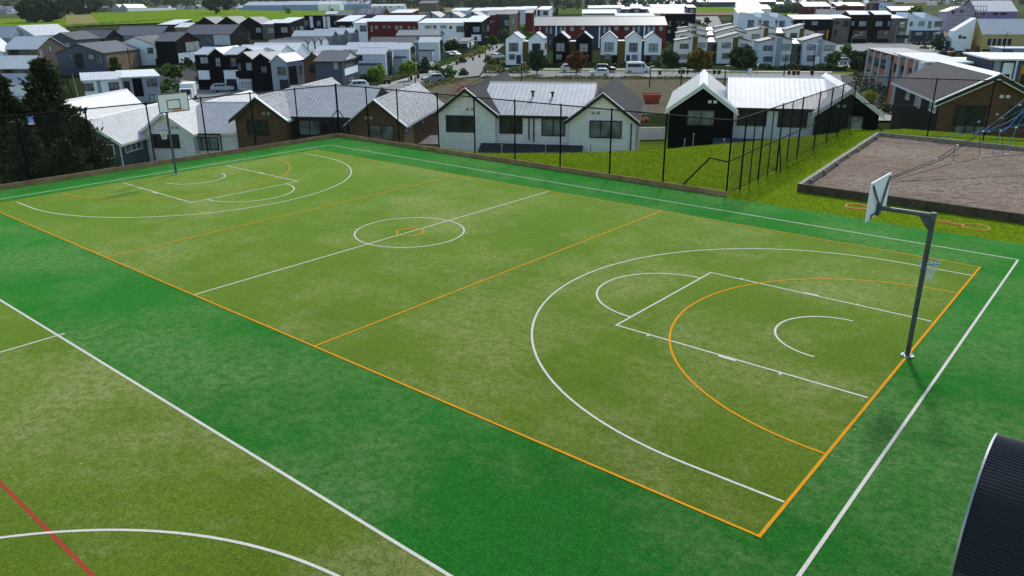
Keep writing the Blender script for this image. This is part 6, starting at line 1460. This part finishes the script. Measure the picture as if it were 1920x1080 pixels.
vehicle('white minibus parked in front of the white gabled townhouses', 'van', 1196, 137.5, R_(-5), ('minibus_white', (.62, .66, .70)))
vehicle('white sport utility car on the street behind the brown duplex', 'suv', 667, 171, R_(200), WH)
vehicle('silver hatchback in front of the black townhouses', 'hatch', 419, 173, R_(8), SV)
vehicle('blue grey car on the street beside the right verge', 'hatch', 812, 155, R_(205), GY)
vehicle('white car parked on the drive by the dark tree', 'hatch', 853, 107, R_(-50), WH)
vehicle('dark car parked beside the white one on the drive', 'hatch', 840, 108, R_(-50), DK)
vehicle('white car at the street corner by the white townhouse', 'hatch', 933, 111, R_(55), WH)
for i, (x, y, c, lb) in enumerate(((1572, 108, WH, 'farthest white car in the small car park'), (1578, 115, SV, 'silver car in the small car park'), (1581, 121, GY, 'grey car nearest in the small car park'))): vehicle(lb, 'hatch', x, y, R_(20), c)
vehicle('white pickup like car on the far street', 'suv', 1333, 42, R_(80), WH); vehicle('dark car outside the upper right terrace', 'hatch', 1668, 79, R_(-9), DK)
vehicle('black car parked in the garage drive along the street', 'hatch', 808, 131, R_(-50), DK)
def truck():
    p = ground(355, 190); r = empty('box_truck', p, R_(-75), 'white box truck parked behind the far backboard', 'truck', 'vehicles parked in the estate')
    mb = MB(); mb.box(-3.2, 1.2, -1.05, 1.05, .9, 3.0); o = mb.build('cargo_box', M['white_trim'], r); o.modifiers.new('bevel', 'BEVEL').width = .04
    mb = MB(); mb.prism([(1.3, .6), (3.0, .6), (3.05, 1.4), (2.7, 2.3), (1.3, 2.35)], lambda a, b_, y: (a, y, b_), -.95, .95); mb.build('cab', M['white_trim'], r)
    mb = MB(); mb.q([(3.06, -.8, 1.42), (3.06, .8, 1.42), (2.74, .75, 2.22), (2.74, -.75, 2.22)]); mb.build('windscreen', M['glass'], r)
    mb = MB(); mb.box(-3.2, 3.0, -.4, .4, .5, .9); mb.build('chassis', M['black_metal'], r)
    for x in (-2, 2.2):
        for sg in (-1, 1): mb = MB(); mb.tube([(x, sg*.7, .42), (x, sg*1.0, .42)], .42, 16); mb.build('wheel', tyre, r)
truck()
# ------------------------------------------------------------------ street furniture
def lamp(label, px, yb, yt, arm=0, d=None, mat='black_metal', group='street lamps of the estate'):
    p = ground(px, yb) if d is None else DZ(px, yb, d)
    if d: p.z = T(p.x, p.y)
    h_ = DZ(px, yt, p.y).z-p.z; r = empty('street_lamp', p, 0, label, 'street lamp', group)
    mb = MB(); pts = [(0, 0, 0), (0, 0, h_*.5), (0, 0, h_)]
    if arm: pts = [(0, 0, 0), (0, 0, h_*.8), (arm*.25, 0, h_*.93), (arm*.7, 0, h_), (arm, 0, h_)]
    mb.tube(pts, [.11, .09] + [.06]*(len(pts)-2), 7); mb.build('pole', M[mat], r)
    mb = MB(); mb.box(arm-.1, arm+.7, -.16, .16, h_-.02, h_+.10); mb.build('lamp_head', M['steel_light'], r); return r
lamp('black street lamp behind the ridge of the white duplex, left of the dark tree', 978, 165, 118)
lamp('short black street lamp at the corner planting', 945, 152, 116)
lamp('black street lamp at the right of the white minibus', 1216, 195, 125, d=140)
lamp('black street lamp behind the left gable of the black duplex', 1276, 170, 128, d=140)
lamp('black street lamp behind the roof of the black and white duplex', 1357, 175, 124, d=138)
lamp('tall black street lamp at the corner of the cross street', 911, 131, 70); lamp('black street lamp beside the yellow green tree', 779, 160, 119); lamp('tall black lamp by the pale grey flats, left of the traffic island', 1467, 166, 100)
lamp('tall black lamp on the grassy traffic island', 1521, 153, 84); lamp('pale curved street lamp before the brown brick townhouse', 1676, 87, 42, 3, mat='steel_light'); lamp('pale curved street lamp at the end of the sawtooth pair', 1747, 90, 60, 3, mat='steel_light')
lamp('pale curved lamp near the left black box townhouse', 1596, 84, 66, 3, mat='steel_light'); lamp('pale straight pole between the brown townhouse and the sawtooth pair', 1703, 88, 55, mat='steel_light'); lamp('black pole in front of the yellow hall', 1877, 118, 62)
lamp('dark flood light pole by the silver hatchback', 455, 190, 168, d=118); lamp('slim black lamp in front of the tan clad house', 247, 140, 90, d=140)
def give_way():
    p = ground(1418, 150); k = p.y/1445; h_ = 29*k; r = empty('road_sign', p, 0, 'white triangular road sign on a pole by the cross street', 'road sign')
    mb = MB(); mb.tube([(0, 0, 0), (0, 0, h_)], .05, 6); mb.build('pole', M['steel_light'], r)
    mb = MB(); mb.prism([(-.36, h_), (0, h_-.62), (.36, h_)], lambda a, b, y: (a, y, b), -.08, -.05); mb.build('sign_face', M['white_trim'], r)
    p = ground(1405, 146); r = empty('site_board', p, 0, 'white rectangular notice board on the site fence', 'notice board')
    mb = MB(); mb.box(-.4, .4, -.04, 0, .5, 1.75); mb.build('panel', M['white_trim'], r); mb = MB(); mb.box(-.34, -.28, 0, .06, 0, 1.7); mb.box(.28, .34, 0, .06, 0, 1.7); mb.build('frame', M['steel'], r)
    p = ground(752*1.0, 127); p = ground(835, 120); r = empty('street_sign', p, 0, 'blue street name sign beside the glazed house', 'street sign')
    mb = MB(); mb.tube([(0, 0, 0), (0, 0, 2.9)], .05, 6); mb.build('pole', M['steel_light'], r); mb = MB(); mb.box(0, 1.0, -.02, .02, 2.65, 2.9); mb.build('name_blade', M['light_blue_wall'], r)
give_way()
def bins():
    L_ = [(722, 159, 'bin before the dark hedge, left of the bright round tree'), (730, 159, 'bin right beside the one before the dark hedge'), (771, 151, 'bin under the yellow green tree'), (784, 148, 'bin by the black street lamp'), (846, 130, 'lone bin on the verge below the dry bush'), (857, 122, 'bin at the lower end of the line of verge bushes'), (868, 117, 'bin among the verge bushes'), (887, 114, 'bin above the verge bushes'), (899, 109, 'lone bin by the yellow bush'), (918, 96, 'lowest bin of the group near the corner'), (924, 94, 'middle bin of the group near the corner'), (931, 91, 'highest bin of the group near the corner'),
          (1274, 139, 'bin at the left before the cream flats'), (1281, 139, 'second bin before the cream flats'), (1289, 139, 'third bin before the cream flats'), (1339, 140, 'bin at the steps of the cream flats'), (1348, 140, 'bin right of the steps of the cream flats'), (1479, 141, 'left bin of three before the pale grey flats'), (1488, 141.5, 'middle yellow lidded bin before the pale grey flats'), (1496, 141.5, 'right yellow lidded bin before the pale grey flats'), (1237, 141, 'bin beside the white minibus'), (1522, 141, 'bin near the traffic island')]
    first = None
    for i, (x, y, lb) in enumerate(L_):
        p = ground(x, y)
        if first is None:
            r = empty('wheelie_bin', p, 0, lb, 'bin', 'wheelie bins put out along the streets'); mb = MB()
            lo = [(-.26, -.3, .08), (.26, -.3, .08), (.26, .28, .08), (-.26, .28, .08)]; hi = [(-.31, -.38, 1.05), (.31, -.38, 1.05), (.31, .36, 1.05), (-.31, .36, 1.05)]
            mb.q(lo[::-1]); mb.q(hi)
            for k in range(4): j = (k+1) % 4; mb.q([lo[k], lo[j], hi[j], hi[k]])
            mb.build('bin_body', paint('bin_brown', (.035, .025, .02), .6), r)
            mb = MB(); mb.box(-.33, .33, -.42, .40, 1.05, 1.12); mb.build('lid', paint('bin_lid', (.09, .035, .02), .5), r)
            for sx in (-.27, .27): mb = MB(); mb.tube([(sx-.04, .3, .12), (sx+.04, .3, .12)], .12, 10); mb.build('wheel', tyre, r)
            r.scale = (.82, .82, .85); first = r; kids = tree_of(r)
        else:
            c = copy_tree(first, kids); c.location = p; c.scale = (.82, .82, .85); c['label'] = lb; c.rotation_euler.z = rnd.uniform(-.3, .3)
            if 'yellow lidded' in lb:
                for k in children(c):
                    if k.name.startswith('lid'): k.data = k.data.copy(); k.data.materials[0] = M['amber_wall']
bins()
def site():
    # wire site fence along the cross street
    a, b = ground(935, 146.5), ground(1400, 147); r = empty('site_fence', a, 0, 'thin grey wire site fence between the vacant lot and the cross street', 'fence')
    mb = MB(); t = b-a; n = 34
    for i in range(n+1):
        q = t*i/n; z = T(a.x+q.x, a.y+q.y)-a.z; mb = MB(); mb.tube([(q.x, q.y, z), (q.x, q.y, z+1.9)], .025, 5); mb.build('post', M['steel'], r)
    mb = MB()
    for h_ in (.15, 1.0, 1.85):
        for i in range(n): q0, q1 = t*i/n, t*(i+1)/n; mb.tube([(q0.x, q0.y, T(a.x+q0.x, a.y+q0.y)-a.z+h_), (q1.x, q1.y, T(a.x+q1.x, a.y+q1.y)-a.z+h_)], .018, 4, caps=False)
    mb.build('wires', M['steel'], r)
    mb = MB()
    a2 = ground(930, 148); b2 = ground(1310, 149); t2 = b2-a2
    # red skip bin
    p = ground(1222, 194); k = p.y/1445; r = empty('skip_bin', p, R_(-6), 'red steel skip bin on the vacant lot behind the white duplex', 'skip')
    W_, H_ = 34*k, 16*k; red = paint('skip_red', (.42, .07, .045), .55, .25, 2); mb = MB()
    lo = [(-W_*.36, 0, .1), (W_*.36, 0, .1), (W_*.36, 1.8, .1), (-W_*.36, 1.8, .1)]; hi = [(-W_*.5, -.1, H_), (W_*.5, -.1, H_), (W_*.5, 1.9, H_), (-W_*.5, 1.9, H_)]
    mb.q(lo[::-1])
    for i in range(4):
        j = (i+1) % 4; mb.q([lo[i], lo[j], hi[j], hi[i]]); mb.q([Vector(hi[i])*.97, Vector(hi[j])*.97, Vector(lo[j])*.97+Vector((0, 0, .15)), Vector(lo[i])*.97+Vector((0, 0, .15))])
    mb.build('skip_body', red, r); mb = MB()
    for i in range(8): x = -W_*.36+W_*.72*i/7; mb.box(x*1.05-.04, x*1.05+.04, -.16, -.04, .2, H_)
    mb.box(-W_*.51, W_*.51, -.2, -.06, H_-.12, H_+.02); mb.build('stiffener', red, r)
    # orange barrier mesh heaps
    for x, y, w_, h_, lb in ((866, 172, 32, 22, 'crumpled orange safety netting on the lot left of the white duplex'), (1418, 158, 26, 12, 'orange and white barriers at the right end of the vacant lot'), (1208, 228, 16, 8, 'small red netting heap beside the white duplex')):
        p = ground(x, y); k = p.y/1445; mb = MB(); rr = random.Random(x)
        for i in range(26):
            q = [Vector((rr.uniform(-.5, .5)*w_*k, rr.uniform(-1, 1), rr.random()*h_*k*.7)) for _ in range(2)]; mb.tube([q[0], (q[0]+q[1])/2+Vector((0, 0, .2)), q[1]], .05, 4)
        o = mb.build('safety_netting', paint('barrier_orange', (.48, .11, .08), .6, .2)); o.location = p; tag(o, lb, 'netting')
    # retaining slab and side yard between the duplexes
    p = ground(1222, 262); r = empty('yard_fence', p, 0, 'pale concrete yard wall between the white and black duplexes', 'wall'); mb = MB(); mb.box(-1.2, 1.4, 0, .15, 0, 1.2); mb.build('panel', M['cream_wall'], r)
    for i, x in enumerate((941, 1023, 1107, 1299, 1283, 1357)):
        p = DZ(x, 292 if x < 1200 else 275, 52); p.z = T(p.x, p.y); mb = MB(); hh = DZ(x, 272 if x < 1200 else (262 if x != 1299 else 252), 52).z-p.z; mb.tube([(0, 0, 0), (0, 0, hh)], .035, 6); mb.tube([(0, 0, hh), (0, 0, hh+.04)], .05, 6)
        o = mb.build('boundary_post', M['steel_light']); o.location = p; tag(o, ['pale boundary post before the lean-to, leftmost', 'pale boundary post before the lean-to, middle', 'pale boundary post right of the lean-to', 'taller pale post before the black gable', 'short pale post before the black gable', 'pale post before the grey deck'][i], 'post', 'boundary posts below the slope')
site()

def haze():
    mb = MB(); mb.box(-2690, 2690, -150, 3260, -20, 84)
    m = bpy.data.materials.new('haze'); m.use_nodes = True; nt = m.node_tree; nt.nodes.remove(nt.nodes['Principled BSDF'])
    v = nt.nodes.new('ShaderNodeVolumePrincipled'); v.inputs['Color'].default_value = (.80, .86, .92, 1); v.inputs['Density'].default_value = .00003; v.inputs['Anisotropy'].default_value = .2
    nt.links.new(v.outputs[0], nt.nodes['Material Output'].inputs['Volume'])
    tag(mb.build('haze', m), kind='stuff')
haze()
